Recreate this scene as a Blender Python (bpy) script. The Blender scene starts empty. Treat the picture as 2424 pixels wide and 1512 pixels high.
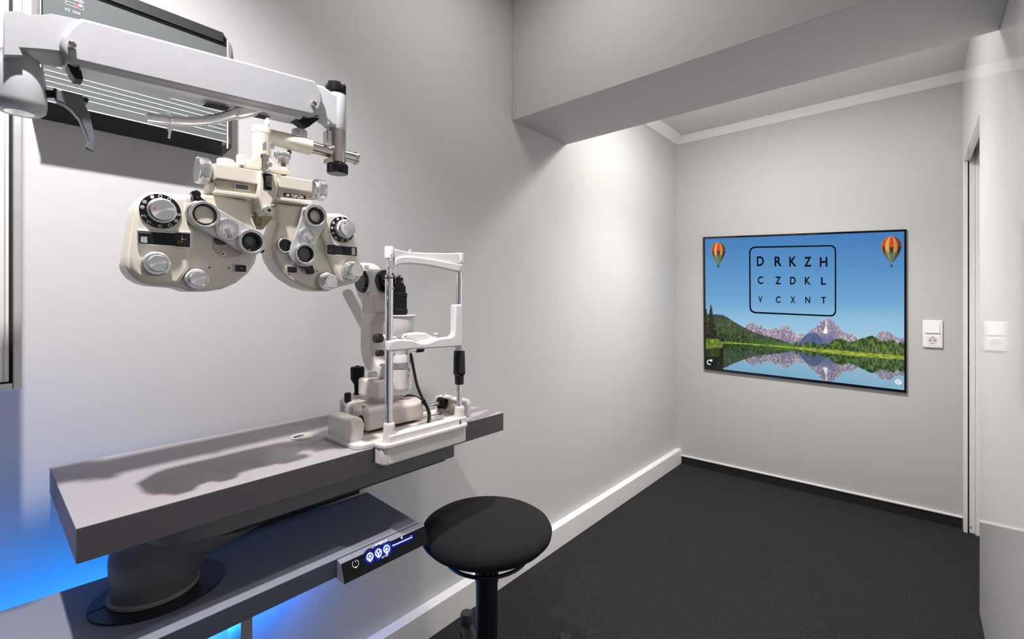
import bpy, bmesh, math, random
import numpy as np
from mathutils import Vector, Matrix
random.seed(7)
scene = bpy.context.scene
COL = scene.collection
PI = math.pi

# ------------------------------------------------------------------ camera
W, Hh = 2424, 1512
F, CX, HY = 1100.0, 1212.0, 710.0          # focal length and principal point of the photograph, in its pixels
YAW = math.radians(41.05)
CAM = Vector((1.40, 0.0, 1.25))
FWD = Vector((-math.sin(YAW), math.cos(YAW), 0)); RGT = Vector((math.cos(YAW), math.sin(YAW), 0)); UP = Vector((0, 0, 1))
cam = bpy.data.cameras.new('camera'); camo = bpy.data.objects.new('camera', cam); COL.objects.link(camo)
camo.location = CAM; camo.rotation_euler = (PI/2, 0, YAW)
cam.sensor_fit = 'HORIZONTAL'; cam.sensor_width = 36; cam.lens = 36*F/W; cam.shift_y = -(Hh/2-HY)/W; cam.clip_start = .02
scene.camera = camo
def ray(px, py): return FWD + RGT*((px-CX)/F) - UP*((py-HY)/F)
def PX(px, py, x): d = ray(px, py); return CAM + d*((x-CAM.x)/d.x)
def PY(px, py, y): d = ray(px, py); return CAM + d*((y-CAM.y)/d.y)
def PZ(px, py, z): d = ray(px, py); return CAM + d*((z-CAM.z)/d.z)
def depth(p): return (p-CAM).dot(FWD)
def proj(p):
    d = p-CAM; z = d.dot(FWD); return CX+F*d.dot(RGT)/z, HY-F*d.z/z
def scl(ox, oy, s): return lambda x, y: (ox+x/s, oy+y/s)
c1 = scl(0, 0, 3.78); c2 = scl(300, 80, 3.78); c3 = scl(280, 420, 5.04); c4 = scl(580, 400, 4.725)
c5 = scl(440, 280, 5.771); c6 = scl(760, 560, 5.04); c7 = scl(740, 820, 5.04); c8 = scl(430, 470, 10.08)
c9 = scl(780, 1200, 8.4)

# ------------------------------------------------------------------ materials
def srgb(r, g, b): return tuple(((c/255/12.92) if c/255 <= .04045 else ((c/255+.055)/1.055)**2.4) for c in (r, g, b))
def mat(name, col, rough=.5, metal=0, vary=.04, nscale=40, bump=0, bscale=200, coat=0, emit=None, estr=0, spec=.5):
    m = bpy.data.materials.new(name); m.use_nodes = True
    nt = m.node_tree; b = nt.nodes['Principled BSDF']; L = nt.links
    b.inputs['Roughness'].default_value = rough; b.inputs['Metallic'].default_value = metal
    b.inputs['Specular IOR Level'].default_value = spec
    tc = nt.nodes.new('ShaderNodeTexCoord'); n = nt.nodes.new('ShaderNodeTexNoise'); n.inputs['Scale'].default_value = nscale
    n.inputs['Detail'].default_value = 3
    L.new(tc.outputs['Object'], n.inputs['Vector'])
    r = nt.nodes.new('ShaderNodeValToRGB')
    r.color_ramp.elements[0].position = .3; r.color_ramp.elements[1].position = .7
    r.color_ramp.elements[0].color = (*[c*(1-vary) for c in col], 1); r.color_ramp.elements[1].color = (*[min(1, c*(1+vary)) for c in col], 1)
    L.new(n.outputs['Fac'], r.inputs['Fac']); L.new(r.outputs['Color'], b.inputs['Base Color'])
    if bump:
        n2 = nt.nodes.new('ShaderNodeTexNoise'); n2.inputs['Scale'].default_value = bscale; n2.inputs['Detail'].default_value = 4
        L.new(tc.outputs['Object'], n2.inputs['Vector'])
        bp = nt.nodes.new('ShaderNodeBump'); bp.inputs['Strength'].default_value = bump; bp.inputs['Distance'].default_value = .002
        L.new(n2.outputs['Fac'], bp.inputs['Height']); L.new(bp.outputs['Normal'], b.inputs['Normal'])
    if coat: b.inputs['Coat Weight'].default_value = coat; b.inputs['Coat Roughness'].default_value = .03
    if emit: b.inputs['Emission Color'].default_value = (*emit, 1); b.inputs['Emission Strength'].default_value = estr
    return m
M = {}
M['wall'] = mat('wall_paint', (.50, .49, .485), .75, vary=.012, nscale=3, bump=.10, bscale=330)
M['ceil'] = mat('ceiling_paint', (.60, .59, .58), .8, vary=.01)
M['white'] = mat('white_trim', (.78, .76, .75), .35, vary=.01)
M['cornice'] = mat('cornice_white', (.78, .77, .75), .6, vary=.01)
M['cream'] = mat('cream_enamel', (.73, .68, .57), .38, vary=.02)
M['tan'] = mat('tan_and_shaded_enamel', (.50, .45, .36), .45, vary=.02)
M['offwhite'] = mat('offwhite_plastic', (.66, .62, .58), .38, vary=.02)
M['chinwhite'] = mat('white_plastic', (.70, .69, .68), .35, vary=.02)
M['warm'] = mat('warm_grey_plastic', (.56, .51, .47), .38, vary=.02)
M['armwhite'] = mat('arm_white_enamel', (.38, .38, .395), .40, vary=.02, bump=.05, bscale=500)
M['armgrey'] = mat('arm_grey_enamel', (.52, .53, .54), .36, vary=.02)
M['chrome'] = mat('chrome', (.82, .82, .84), .08, 1, vary=.01)
M['steel'] = mat('polished_steel', (.62, .58, .54), .18, 1, vary=.05)
M['alu'] = mat('satin_aluminium', (.74, .74, .75), .30, 1, vary=.03)
M['aluflat'] = mat('aluminium_frame', (.62, .62, .61), .38, .6, vary=.05)
M['knob'] = mat('knob_aluminium', (.80, .80, .81), .28, 1, vary=.02)
M['cap'] = mat('spun_aluminium', (.80, .80, .81), .24, 1, vary=.02)
_nt = M['cap'].node_tree; _tg = _nt.nodes.new('ShaderNodeTangent'); _tg.direction_type = 'RADIAL'; _tg.axis = 'X'
_nt.nodes['Principled BSDF'].inputs['Anisotropic'].default_value = .85
_nt.links.new(_tg.outputs['Tangent'], _nt.nodes['Principled BSDF'].inputs['Tangent'])
M['black'] = mat('black_plastic', (.008, .008, .0085), .35, spec=.35)
M['gloss'] = mat('black_gloss', (.006, .006, .007), .08)
M['rubber'] = mat('black_rubber', (.007, .007, .007), .5, spec=.2)
M['lever'] = mat('grey_lever_plastic', (.115, .118, .13), .38)
M['table'] = mat('grey_laminate', (.32, .30, .314), .62, vary=.02, nscale=8, spec=.12)
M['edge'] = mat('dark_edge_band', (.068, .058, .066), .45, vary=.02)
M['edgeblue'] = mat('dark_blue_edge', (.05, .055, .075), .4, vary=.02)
M['column'] = mat('dark_grey_shell', (.095, .097, .10), .42, vary=.02)
M['rail'] = mat('mid_grey_metal', (.115, .118, .12), .45, vary=.02)
M['shelf'] = mat('blue_grey_metal', (.225, .235, .275), .55, 0, vary=.02, spec=.15)
M['ring'] = mat('dark_ring', (.015, .016, .02), .35)
M['fabric'] = mat('black_fabric', (.012, .0113, .0125), .95, vary=.35, nscale=800, bump=.35, bscale=1300, spec=.2)
M['panelglass'] = mat('grey_glass', (.11, .122, .122), .12, vary=.02, nscale=6)
M['print'] = mat('white_print', (.85, .85, .85), .5)
M['ink'] = mat('black_ink', (.003, .003, .0035), .7, spec=.02)
M['orange'] = mat('orange_print', (.85, .30, .02), .5)
M['red'] = mat('red_print', (.70, .03, .03), .5)
M['lens'] = mat('lens_glass', (.02, .03, .032), .03, coat=.6)
M['lensgrey'] = mat('grey_lens', (.10, .13, .13), .08, coat=.4)
M['sticker'] = mat('grey_sticker', (.45, .46, .45), .5, vary=.25, nscale=180)
M['grommet'] = mat('grommet_grey', (.42, .42, .39), .5)
M['yellow'] = mat('yellowed_plate', (.46, .40, .22), .5, vary=.06)
M['lime'] = mat('lime_mark', (.45, .60, .03), .5)
M['switch'] = mat('switch_white', (.86, .84, .82), .3, vary=.01)
M['dark'] = mat('dark_recess', (.01, .009, .009), .8)
M['skirt'] = mat('carpet_skirting', (.010, .009, .009), .95, vary=.6, nscale=300, bump=.6, bscale=500)
M['cabinet'] = mat('cabinet_white', (.74, .72, .69), .45, vary=.015)
M['led'] = mat('blue_led', (.05, .2, .6), .4, emit=(.0, .32, 1.0), estr=6)
M['ledwhite'] = mat('button_glow', (.6, .65, 1), .4, emit=(.62, .70, 1.0), estr=3.0)
M['ledblue'] = mat('button_halo', (.0, .01, .10), .4, emit=(.0, .035, 1.0), estr=.9)
M['ledyellow'] = mat('power_led', (.5, .6, .05), .4, emit=(.75, 1.0, .1), estr=2)
M['grille'] = mat('grey_slot', (.25, .25, .25), .5)

def carpet():
    m = bpy.data.materials.new('carpet_tiles'); m.use_nodes = True; nt = m.node_tree; b = nt.nodes['Principled BSDF']; L = nt.links
    tc = nt.nodes.new('ShaderNodeTexCoord')
    n = nt.nodes.new('ShaderNodeTexNoise'); n.inputs['Scale'].default_value = 330; n.inputs['Detail'].default_value = 3; n.inputs['Roughness'].default_value = .75
    L.new(tc.outputs['Object'], n.inputs['Vector'])
    w = nt.nodes.new('ShaderNodeTexWave'); w.inputs['Scale'].default_value = 55; w.inputs['Distortion'].default_value = 1.5; w.inputs['Detail'].default_value = 2
    w.bands_direction = 'X'
    ck = nt.nodes.new('ShaderNodeTexChecker'); ck.inputs['Scale'].default_value = 2.0
    ck.inputs['Color1'].default_value = (1, 1, 1, 1); ck.inputs['Color2'].default_value = (0, 0, 0, 1)
    mp = nt.nodes.new('ShaderNodeMapping'); mp.inputs['Location'].default_value = (.12, .2, .03)
    L.new(tc.outputs['Object'], mp.inputs['Vector']); L.new(mp.outputs['Vector'], ck.inputs['Vector'])
    w2 = nt.nodes.new('ShaderNodeTexWave'); w2.inputs['Scale'].default_value = 55; w2.inputs['Distortion'].default_value = 1.5; w2.inputs['Detail'].default_value = 2; w2.bands_direction = 'Y'
    for x in (w, w2): L.new(tc.outputs['Object'], x.inputs['Vector'])
    mx = nt.nodes.new('ShaderNodeMix'); mx.data_type = 'FLOAT'
    L.new(ck.outputs['Fac'], mx.inputs['Factor']); L.new(w.outputs['Fac'], mx.inputs[2]); L.new(w2.outputs['Fac'], mx.inputs[3])
    ad = nt.nodes.new('ShaderNodeMath'); ad.operation = 'MULTIPLY_ADD'; ad.inputs[1].default_value = .07
    L.new(mx.outputs[0], ad.inputs[0]); L.new(n.outputs['Fac'], ad.inputs[2])
    r = nt.nodes.new('ShaderNodeValToRGB'); e = r.color_ramp.elements
    e[0].position = .36; e[0].color = (.005, .0046, .0052, 1); e[1].position = .76; e[1].color = (.10, .096, .10, 1)
    x = e.new(.54); x.color = (.016, .0148, .0163, 1)
    L.new(ad.outputs[0], r.inputs['Fac']); L.new(r.outputs['Color'], b.inputs['Base Color'])
    b.inputs['Roughness'].default_value = .95; b.inputs['Specular IOR Level'].default_value = .15
    bp = nt.nodes.new('ShaderNodeBump'); bp.inputs['Strength'].default_value = .8; bp.inputs['Distance'].default_value = .004
    L.new(ad.outputs[0], bp.inputs['Height']); L.new(bp.outputs['Normal'], b.inputs['Normal'])
    return m
M['carpet'] = carpet()

def lacquer():
    m = bpy.data.materials.new('white_gloss_panel'); m.use_nodes = True; nt = m.node_tree; b = nt.nodes['Principled BSDF']; L = nt.links
    tc = nt.nodes.new('ShaderNodeTexCoord'); mp = nt.nodes.new('ShaderNodeMapping'); mp.inputs['Scale'].default_value = (1, 22, .6)
    n = nt.nodes.new('ShaderNodeTexNoise'); n.inputs['Scale'].default_value = 2.5; n.inputs['Detail'].default_value = 4
    L.new(tc.outputs['Object'], mp.inputs['Vector']); L.new(mp.outputs['Vector'], n.inputs['Vector'])
    r = nt.nodes.new('ShaderNodeValToRGB'); r.color_ramp.elements[0].color = (.80, .79, .775, 1); r.color_ramp.elements[1].color = (.88, .875, .865, 1)  # faint vertical streaks of reflection put into the base colour
    L.new(n.outputs['Fac'], r.inputs['Fac']); L.new(r.outputs['Color'], b.inputs['Base Color'])
    b.inputs['Roughness'].default_value = .06; b.inputs['Specular IOR Level'].default_value = .30
    return m
M['lacquer'] = lacquer()

# ------------------------------------------------------------------ mesh builder
class MB:
    def __init__(s): s.bm = bmesh.new()
    def box(s, x0, x1, y0, y1, z0, z1):
        v = [s.bm.verts.new(p) for p in ((x0,y0,z0),(x1,y0,z0),(x1,y1,z0),(x0,y1,z0),(x0,y0,z1),(x1,y0,z1),(x1,y1,z1),(x0,y1,z1))]
        for f in ((0,3,2,1),(4,5,6,7),(0,1,5,4),(1,2,6,5),(2,3,7,6),(3,0,4,7)): s.bm.faces.new([v[i] for i in f])
        return s
    def prism(s, pts, vec):
        vec = Vector(vec); a = [s.bm.verts.new(p) for p in pts]; b = [s.bm.verts.new(Vector(p)+vec) for p in pts]
        n = len(pts); s.bm.faces.new(a); s.bm.faces.new(b[::-1])
        for i in range(n): s.bm.faces.new([a[i], b[i], b[(i+1) % n], a[(i+1) % n]])
        return s
    def plate(s, pxs, xf, xb): return s.prism([PX(x, y, xf) for x, y in pxs], (xb-xf, 0, 0))
    def poly(s, pts): s.bm.faces.new([s.bm.verts.new(p) for p in pts]); return s
    def loft(s, rings, cap=True, close=True):
        R = [[s.bm.verts.new(p) for p in r] for r in rings]; n = len(R[0])
        for a, b in zip(R, R[1:]):
            for i in range(n if close else n-1): s.bm.faces.new([a[i], a[(i+1) % n], b[(i+1) % n], b[i]])
        if cap: s.bm.faces.new(R[0][::-1]); s.bm.faces.new(R[-1])
        return s
    def lathe(s, o, axis, prof, n=40, closed=False, mod=None):
        o = Vector(o); ax = Vector(axis).normalized(); t = Vector((0, 0, 1)) if abs(ax.z) < .9 else Vector((1, 0, 0))
        e1 = ax.cross(t).normalized(); e2 = ax.cross(e1)
        rings = []
        for h, r in prof:
            rr = max(r, 1e-5)
            rings.append([o+ax*h+(e1*math.cos(2*PI*i/n)+e2*math.sin(2*PI*i/n))*(rr*(mod(i, h) if mod else 1)) for i in range(n)])
        if closed: rings.append(rings[0]); s.loft(rings, cap=False)
        else: s.loft(rings)
        return s
    def cyl(s, p0, p1, r0, r1=None, n=32):
        p0 = Vector(p0); p1 = Vector(p1); return s.lathe(p0, p1-p0, [(0, r0), ((p1-p0).length, r0 if r1 is None else r1)], n)
    def knurl(s, p0, p1, r, teeth=36, d=.06, ch=.1):
        p0 = Vector(p0); p1 = Vector(p1); h = (p1-p0).length
        return s.lathe(p0, p1-p0, [(0, r*(1-ch)), (h*.12, r), (h*.88, r), (h, r*(1-ch))], teeth*4, mod=lambda i, hh: 1 if (i % 4) < 2 else 1-d)
    def tube(s, pts, r, n=14, cap=True):
        pts = [Vector(p) for p in pts]; rings = []; prev = None
        for i, p in enumerate(pts):
            t = (pts[min(i+1, len(pts)-1)]-pts[max(i-1, 0)]).normalized()
            if prev is None: a = t.cross(Vector((0, 0, 1)) if abs(t.z) < .9 else Vector((1, 0, 0))).normalized()
            else: a = (prev-t*prev.dot(t)).normalized()
            prev = a; b = t.cross(a); rr = r[i] if isinstance(r, (list, tuple)) else r
            rings.append([p+(a*math.cos(2*PI*k/n)+b*math.sin(2*PI*k/n))*rr for k in range(n)])
        return s.loft(rings, cap)
    def torus(s, o, axis, R, r, n=48, m=10):
        return s.lathe(o, axis, [(r*math.sin(2*PI*k/m), R+r*math.cos(2*PI*k/m)) for k in range(m)], n, closed=True)
    def ell(s, c, rx, ry, rz, n=24, m=14):
        c = Vector(c); rings = []
        for k in range(m+1):
            a = -PI/2+PI*k/m; rings.append([c+Vector((rx*math.cos(a)*math.cos(2*PI*i/n), ry*math.cos(a)*math.sin(2*PI*i/n), rz*math.sin(a))) if 0 < k < m else c+Vector((1e-5*math.cos(2*PI*i/n), 1e-5*math.sin(2*PI*i/n), rz*math.sin(a))) for i in range(n)])
        return s.loft(rings)
    def ann(s, px, py, ro, ri, x0, x1, n=48):      # a ring facing +x; radii in photograph pixels measured vertically at its front
        c = PX(px, py, x1); k = depth(c)/F
        return s.lathe((x0, c.y, c.z), (1, 0, 0), [(0, ri*k), (0, ro*k), (x1-x0, ro*k), (x1-x0, ri*k)], n, closed=True)
    def disc(s, px, py, r, x0, x1, r1=None, n=48):
        c = PX(px, py, x1); k = depth(c)/F
        return s.cyl((x0, c.y, c.z), (x1, c.y, c.z), r*k, (r if r1 is None else r1)*k, n)
    def txt(s, body, c, rt, up, h, w=None, lift=.0004, bold=0):   # flat lettering centred at c, letter height h, optional width w
        rt = Vector(rt).normalized(); up = Vector(up).normalized(); nr = rt.cross(up); c = Vector(c)
        cu = bpy.data.curves.new('t', 'FONT'); cu.body = body; cu.size = 1; cu.resolution_u = 3; cu.offset = bold
        o = bpy.data.objects.new('t', cu); COL.objects.link(o)
        dg = bpy.context.evaluated_depsgraph_get(); me = bpy.data.meshes.new_from_object(o.evaluated_get(dg))
        vs = [v.co.copy() for v in me.vertices]; fs = [tuple(p.vertices) for p in me.polygons]
        bpy.data.objects.remove(o); bpy.data.curves.remove(cu); bpy.data.meshes.remove(me)
        x0 = min(v.x for v in vs); x1 = max(v.x for v in vs); y0 = min(v.y for v in vs); y1 = max(v.y for v in vs)
        sy = h/(y1-y0); sx = sy if w is None else w/(x1-x0)
        V = [s.bm.verts.new(c+rt*((v.x-(x0+x1)/2)*sx)+up*((v.y-(y0+y1)/2)*sy)+nr*lift) for v in vs]
        for f in fs:
            try: s.bm.faces.new([V[i] for i in f])
            except ValueError: pass
        return s
    def build(s, name, m, parent=None, bevel=0, seg=3, ang=35, bang=30):
        bmesh.ops.remove_doubles(s.bm, verts=s.bm.verts, dist=1e-6)
        bmesh.ops.recalc_face_normals(s.bm, faces=s.bm.faces)
        me = bpy.data.meshes.new(name); s.bm.to_mesh(me); s.bm.free()
        me.materials.append(M[m] if isinstance(m, str) else m)
        for p in me.polygons: p.use_smooth = True
        me.set_sharp_from_angle(angle=math.radians(ang))
        o = bpy.data.objects.new(name, me); COL.objects.link(o)
        if bevel:
            b = o.modifiers.new('soft_edge', 'BEVEL'); b.width = bevel; b.segments = seg; b.limit_method = 'ANGLE'; b.angle_limit = math.radians(bang); b.harden_normals = False
        if parent is not None:
            o.parent = parent
            if parent.type == 'EMPTY': o.matrix_parent_inverse = Matrix.Translation(-parent.location)
        return o
def thing(name, label, cat, loc, group=None):
    o = bpy.data.objects.new(name, None); COL.objects.link(o); o.location = loc; o.empty_display_size = .05
    o['label'] = label; o['category'] = cat
    if group: o['group'] = group
    return o
def tag(o, label, cat, group=None):
    o['label'] = label; o['category'] = cat
    if group: o['group'] = group
    return o
def struct(o, label=None):
    o['kind'] = 'structure'
    if label: o['label'] = label
    return o
Y1, Z1, X1 = Vector((0, 1, 0)), Vector((0, 0, 1)), Vector((1, 0, 0))

# ------------------------------------------------------------------ the room
BW, RW, YF = 3.54, 1.59, -1.7
ZC, ZN = 2.70, 2.485                       # ceiling before the beam, ceiling of the niche
BY0, BY1, BZ = 1.608, 2.044, 2.072          # the beam
TZ = .90                                    # worktop
SZ = .675                                   # lower shelf
struct(MB().box(-.15, RW+.25, YF-.15, BW+.15, -.1, 0).build('floor', 'carpet'), 'dark grey flecked carpet tile floor')
struct(MB().box(-.15, 0, YF-.15, BW+.15, 0, 2.8).build('wall_left', 'wall'), 'long light grey plastered wall behind the instrument table')
struct(MB().box(-.15, RW+.25, BW, BW+.15, 0, 2.8).build('wall_back', 'wall'), 'light grey end wall carrying the screen')
DY0, DZ = 2.632, 1.997
wr = MB(); wr.box(RW, RW+.08, YF, DY0, 0, 2.8); wr.box(RW, RW+.012, DY0, BW, DZ, 2.8); wr.box(RW+.012, RW+.08, DY0, BW, DZ+.06, 2.8)
struct(wr.build('wall_right', 'lacquer'), 'glossy white wall panel beside the sliding door')
struct(MB().box(-.15, RW+.25, YF-.15, BY1, ZC, ZC+.1).build('ceiling', 'ceil'), 'grey ceiling before the beam')
struct(MB().box(-.15, RW+.25, BY1, BW+.15, ZN, ZN+.1).build('ceiling_niche', 'ceil'), 'white ceiling beyond the beam')
struct(MB().box(0, RW, BY0, BY1, BZ, ZC).build('trim_1', 'wall', bevel=.002), 'boxed grey ceiling beam')
def cornice(pts_a, pts_b, name):
    b = MB(); b.loft([pts_a, pts_b]); return struct(b.build(name, 'cornice', ang=20), 'stepped white cornice moulding')
prof = [(0, 0), (0, -.041), (.012, -.041), (.018, -.034), (.048, -.012), (.052, -.012), (.058, -.006), (.072, 0)]
cornice([(o, BY1, ZN+z) for o, z in prof], [(o, BW-o, ZN+z) for o, z in prof], 'trim_2')
cornice([(o, BW-o, ZN+z) for o, z in prof], [(RW, BW-o, ZN+z) for o, z in prof], 'trim_3')
bl = MB(); bl.box(0, .043, YF, BW-.0, 0, .109)
struct(bl.build('baseboard_left', 'white', bevel=.0025), 'wide white boxed skirting along the wall')
bb = MB(); bb.box(.043, RW, BW-.008, BW, 0, .056)
bbo = struct(bb.build('baseboard_back', 'skirt'), 'black carpet skirting strip')
MB().box(.043, RW, BW-.012, BW, .056, .068).build('cap_strip', 'white', bbo, bevel=.003)
# sliding door and its frame
fr = MB()
fr.box(RW, RW+.017, BW-.055, BW, 0, DZ); fr.box(RW+.022, RW+.046, BW-.045, BW, 0, DZ+.06); fr.box(RW+.046, RW+.085, BW-.065, BW, 0, DZ+.06)
struct(fr.build('trim_4', 'white', bevel=.002), 'white sliding door frame jamb')
hd = MB(); hd.box(RW+.012, RW+.026, DY0, BW, DZ+.002, DZ+.012); hd.box(RW+.052, RW+.066, DY0, BW, DZ-.01, DZ+.06)
struct(hd.build('trim_5', 'white'), 'white head track strips over the sliding door')
door = struct(MB().box(RW+.07, RW+.105, DY0-.05, BW, .01, DZ+.05).build('door_1', 'white'), 'white sliding door leaf')
sc = MB(); p = PY(2297.5, 1247, BW-.046); sc.cyl((p.x, BW-.0475, p.z), (p.x, BW-.044, p.z), .004); sc.build('screw', 'grille', door)
MB().box(RW+.017, RW+.022, BW-.03, BW-.01, 0, DZ).build('seal', 'dark', door)

# ------------------------------------------------------------------ the wall screen
SY = BW-.014
scr = thing('wall_screen', 'framed flat screen on the end wall showing an eye chart over a mountain lake', 'screen', PY(1905, 740, BW))
TL, TR, BR, BL = (1664, 561), (2146, 542.5), (2146, 930), (1667, 874)
q = [PY(*p, SY) for p in (TL, TR, BR, BL)]
inn = [PY(*p, SY) for p in ((1668.5, 565), (2140.5, 547.5), (2140.5, 923.5), (1671, 869.5))]
fb = MB()
va = [fb.bm.verts.new(p) for p in q]; vb = [fb.bm.verts.new(p+Vector((0, .0135, 0))) for p in q]
vi = [fb.bm.verts.new(p) for p in inn]; vj = [fb.bm.verts.new(p+Vector((0, .006, 0))) for p in inn]
for i in range(4):
    j = (i+1) % 4
    fb.bm.faces.new([va[i], va[j], vi[j], vi[i]]); fb.bm.faces.new([vi[i], vi[j], vj[j], vj[i]]); fb.bm.faces.new([va[i], vb[i], vb[j], va[j]])
fb.bm.faces.new(vb)
fb.build('bezel', 'gloss', scr)

def vnoise(x, y, seed):
    xi = np.floor(x).astype(np.int64); yi = np.floor(y).astype(np.int64); xf = x-xi; yf = y-yi
    def h(a, b):
        n = (a*374761393+b*668265263+seed*1274126177) & 0x7fffffff; n = ((n ^ (n >> 13))*1103515245) & 0x7fffffff
        return ((n ^ (n >> 16)) & 0xffff)/65535.0
    xf = xf*xf*(3-2*xf); yf = yf*yf*(3-2*yf)
    return (h(xi, yi)*(1-xf)+h(xi+1, yi)*xf)*(1-yf)+(h(xi, yi+1)*(1-xf)+h(xi+1, yi+1)*xf)*yf
def fbm(x, y, s, seed): return (vnoise(x/s, y/s, seed)+.5*vnoise(x*2/s, y*2/s, seed+1)+.25*vnoise(x*4/s, y*4/s, seed+2))/1.75
def mixc(a, b, t): t = np.clip(t, 0, 1)[..., None]; return a*(1-t)+b*t
def C(*c): return np.array(c, float)
def pl(X, pts): return np.interp(X, [p[0] for p in pts], [p[1] for p in pts])
RIDGE = [(430,352),(500,350),(545,320),(590,306),(625,335),(640,345),(660,322),(690,345),(720,378),(770,382),(800,388),(840,368),(880,385),(920,360),(965,334),(1010,370),(1060,420),(1100,452),(1150,433),(1190,450),(1250,400),(1330,340),(1390,275),(1420,262),(1480,268),(1530,310),(1580,360),(1620,410),(1680,440),(1730,433),(1790,498),(1900,520),(2010,462),(2050,415),(2100,403),(2150,415),(2200,445),(2270,495),(2310,485),(2345,492)]
HILL = [(0,205),(150,213),(240,218),(300,248),(380,300),(460,347),(560,400),(700,450),(800,475),(900,502),(1000,537),(1070,565)]
BLUEH = [(1090,560),(1140,505),(1200,450),(1280,418),(1340,440),(1440,560)]
RT = [(1050,590),(1085,535),(1110,518),(1135,565),(1200,540),(1240,525),(1290,535),(1310,555),(1400,560),(1460,550),(1520,503),(1570,492),(1640,500),(1700,532),(1780,508),(1850,480),(1950,464),(2020,478),(2060,520),(2130,512),(2170,498),(2220,520),(2250,550),(2345,525)]
LT = [(200,440),(260,430),(330,440),(420,450),(500,462),(620,480),(760,510),(900,535),(1060,560)]
MT = [(0,520),(240,520),(480,543),(800,562),(1000,582),(1250,598),(1500,618),(1850,648),(2345,690)]
SH = [(0,610),(230,600),(250,545),(480,556),(800,582),(1100,610),(1300,640),(1700,690),(2345,735)]
def land(X, Y):
    t = (Y+700)/1250
    col = mixc(np.broadcast_to(C(62, 122, 184), X.shape+(3,)), C(122, 176, 214), t*1.25); col = mixc(col, C(168, 204, 224), (t-.62)*2.6)
    n = fbm(X, Y, 46, 3); n2 = fbm(X*1.6, Y*.7, 20, 9)
    ridge = pl(X, RIDGE)+(n2-.5)*16
    m = (Y > ridge)
    dr = Y-ridge
    st = .65*fbm(X+Y*.38, Y*.5, 11, 21)+.35*fbm(X, Y, 6, 22); st2 = .65*fbm(X-Y*.42, Y*.5, 11, 23)+.35*fbm(X, Y, 5, 24)
    mc = mixc(np.broadcast_to(C(146, 134, 158), X.shape+(3,)), C(205, 184, 180), (st-.42)*4)
    mc = mixc(mc, C(92, 92, 132), (st2-.5)*4.5); mc = mixc(mc, C(105, 112, 150), (dr-95)/160)
    mc = mixc(mc, C(238, 228, 228), np.clip((st-.55)*9, 0, 1)*np.clip(1-dr/95, 0, 1))
    mc = mixc(mc, C(250, 244, 242), ((np.abs(X-1432+(Y-340)*.12) < 5+np.clip((Y-350)/3.2, 0, 21)*(Y < 432)) & (Y > 285) & (Y < 436)).astype(float))
    col = np.where(m[..., None], mc, col)
    bh = (Y > pl(X, BLUEH)+(n2-.5)*8) & (X > 1095) & (X < 1440)
    col = np.where(bh[..., None], mixc(np.broadcast_to(C(98, 108, 148), X.shape+(3,)), C(70, 85, 120), (st-.35)*2.5), col)
    hn = fbm(X, Y*.55, 9, 31)
    hill = (Y > pl(X, HILL)+(hn-.5)*14) & (X < 1075)
    col = np.where(hill[..., None], mixc(mixc(np.broadcast_to(C(44, 58, 42), X.shape+(3,)), C(88, 100, 62), (hn-.35)*2.6), C(104, 112, 82), (n-.45)*1.2), col)
    tn = .6*fbm(X*1.7, Y*.5, 14, 41)+.4*fbm(X*1.5, Y, 6, 42)
    lt = (Y > pl(X, LT)+(tn-.5)*40) & (X < 1065)
    col = np.where(lt[..., None], mixc(mixc(np.broadcast_to(C(26, 40, 22), X.shape+(3,)), C(84, 110, 52), (tn-.40)*4), C(80, 122, 45), (X-480)/320*.6), col)
    rn = .55*fbm(X*1.1, Y*.8, 24, 51)+.45*fbm(X*1.2, Y, 7, 52)
    rt = (Y > pl(X, RT)+(rn-.5)*44) & (X > 1045)
    gc = mixc(np.broadcast_to(C(34, 54, 26), X.shape+(3,)), C(112, 138, 70), (rn-.36)*3.2)
    gc = mixc(gc, C(170, 168, 140), ((np.abs(np.mod(X+12*vnoise(Y/80, X*0, 5), 39)-19) < 1.5) & (Y > pl(X, RT)+85) & (X > 1750)).astype(float)*.7)
    col = np.where(rt[..., None], gc, col)
    mn = fbm(X*.5, Y*2.2, 18, 61)
    me_ = Y > pl(X, MT)+(mn-.5)*12
    col = np.where(me_[..., None], mixc(np.broadcast_to(C(104, 128, 36), X.shape+(3,)), C(196, 200, 84), (mn-.28)*2.0), col)
    sn = .6*fbm(X*1.2, Y, 18, 71)+.4*fbm(X, Y, 7, 72)
    hw = np.clip((Y-92)*.235, 0, 105)*(.72+.55*np.abs(np.mod(Y*.036, 1)-.5))+(sn-.5)*26
    sp = ((np.abs(X-108) < hw) & (Y > 92)) | ((X < 62+(sn-.5)*30) & (Y > 150)) | ((np.abs(X-215) < (Y-405)*.45+(sn-.5)*20) & (Y > 410) & (Y < 530))
    col = np.where((sp & (Y < 545))[..., None], mixc(np.broadcast_to(C(24, 27, 20), X.shape+(3,)), C(92, 90, 58), (sn-.42)*3.2), col)
    bu = (Y > 495+(sn-.5)*40+np.clip(X-190, 0, 99)*.8) & (X < 240)
    return np.where(bu[..., None], mixc(np.broadcast_to(C(54, 84, 22), X.shape+(3,)), C(160, 180, 62), (sn-.30)*2.2), col)
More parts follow.
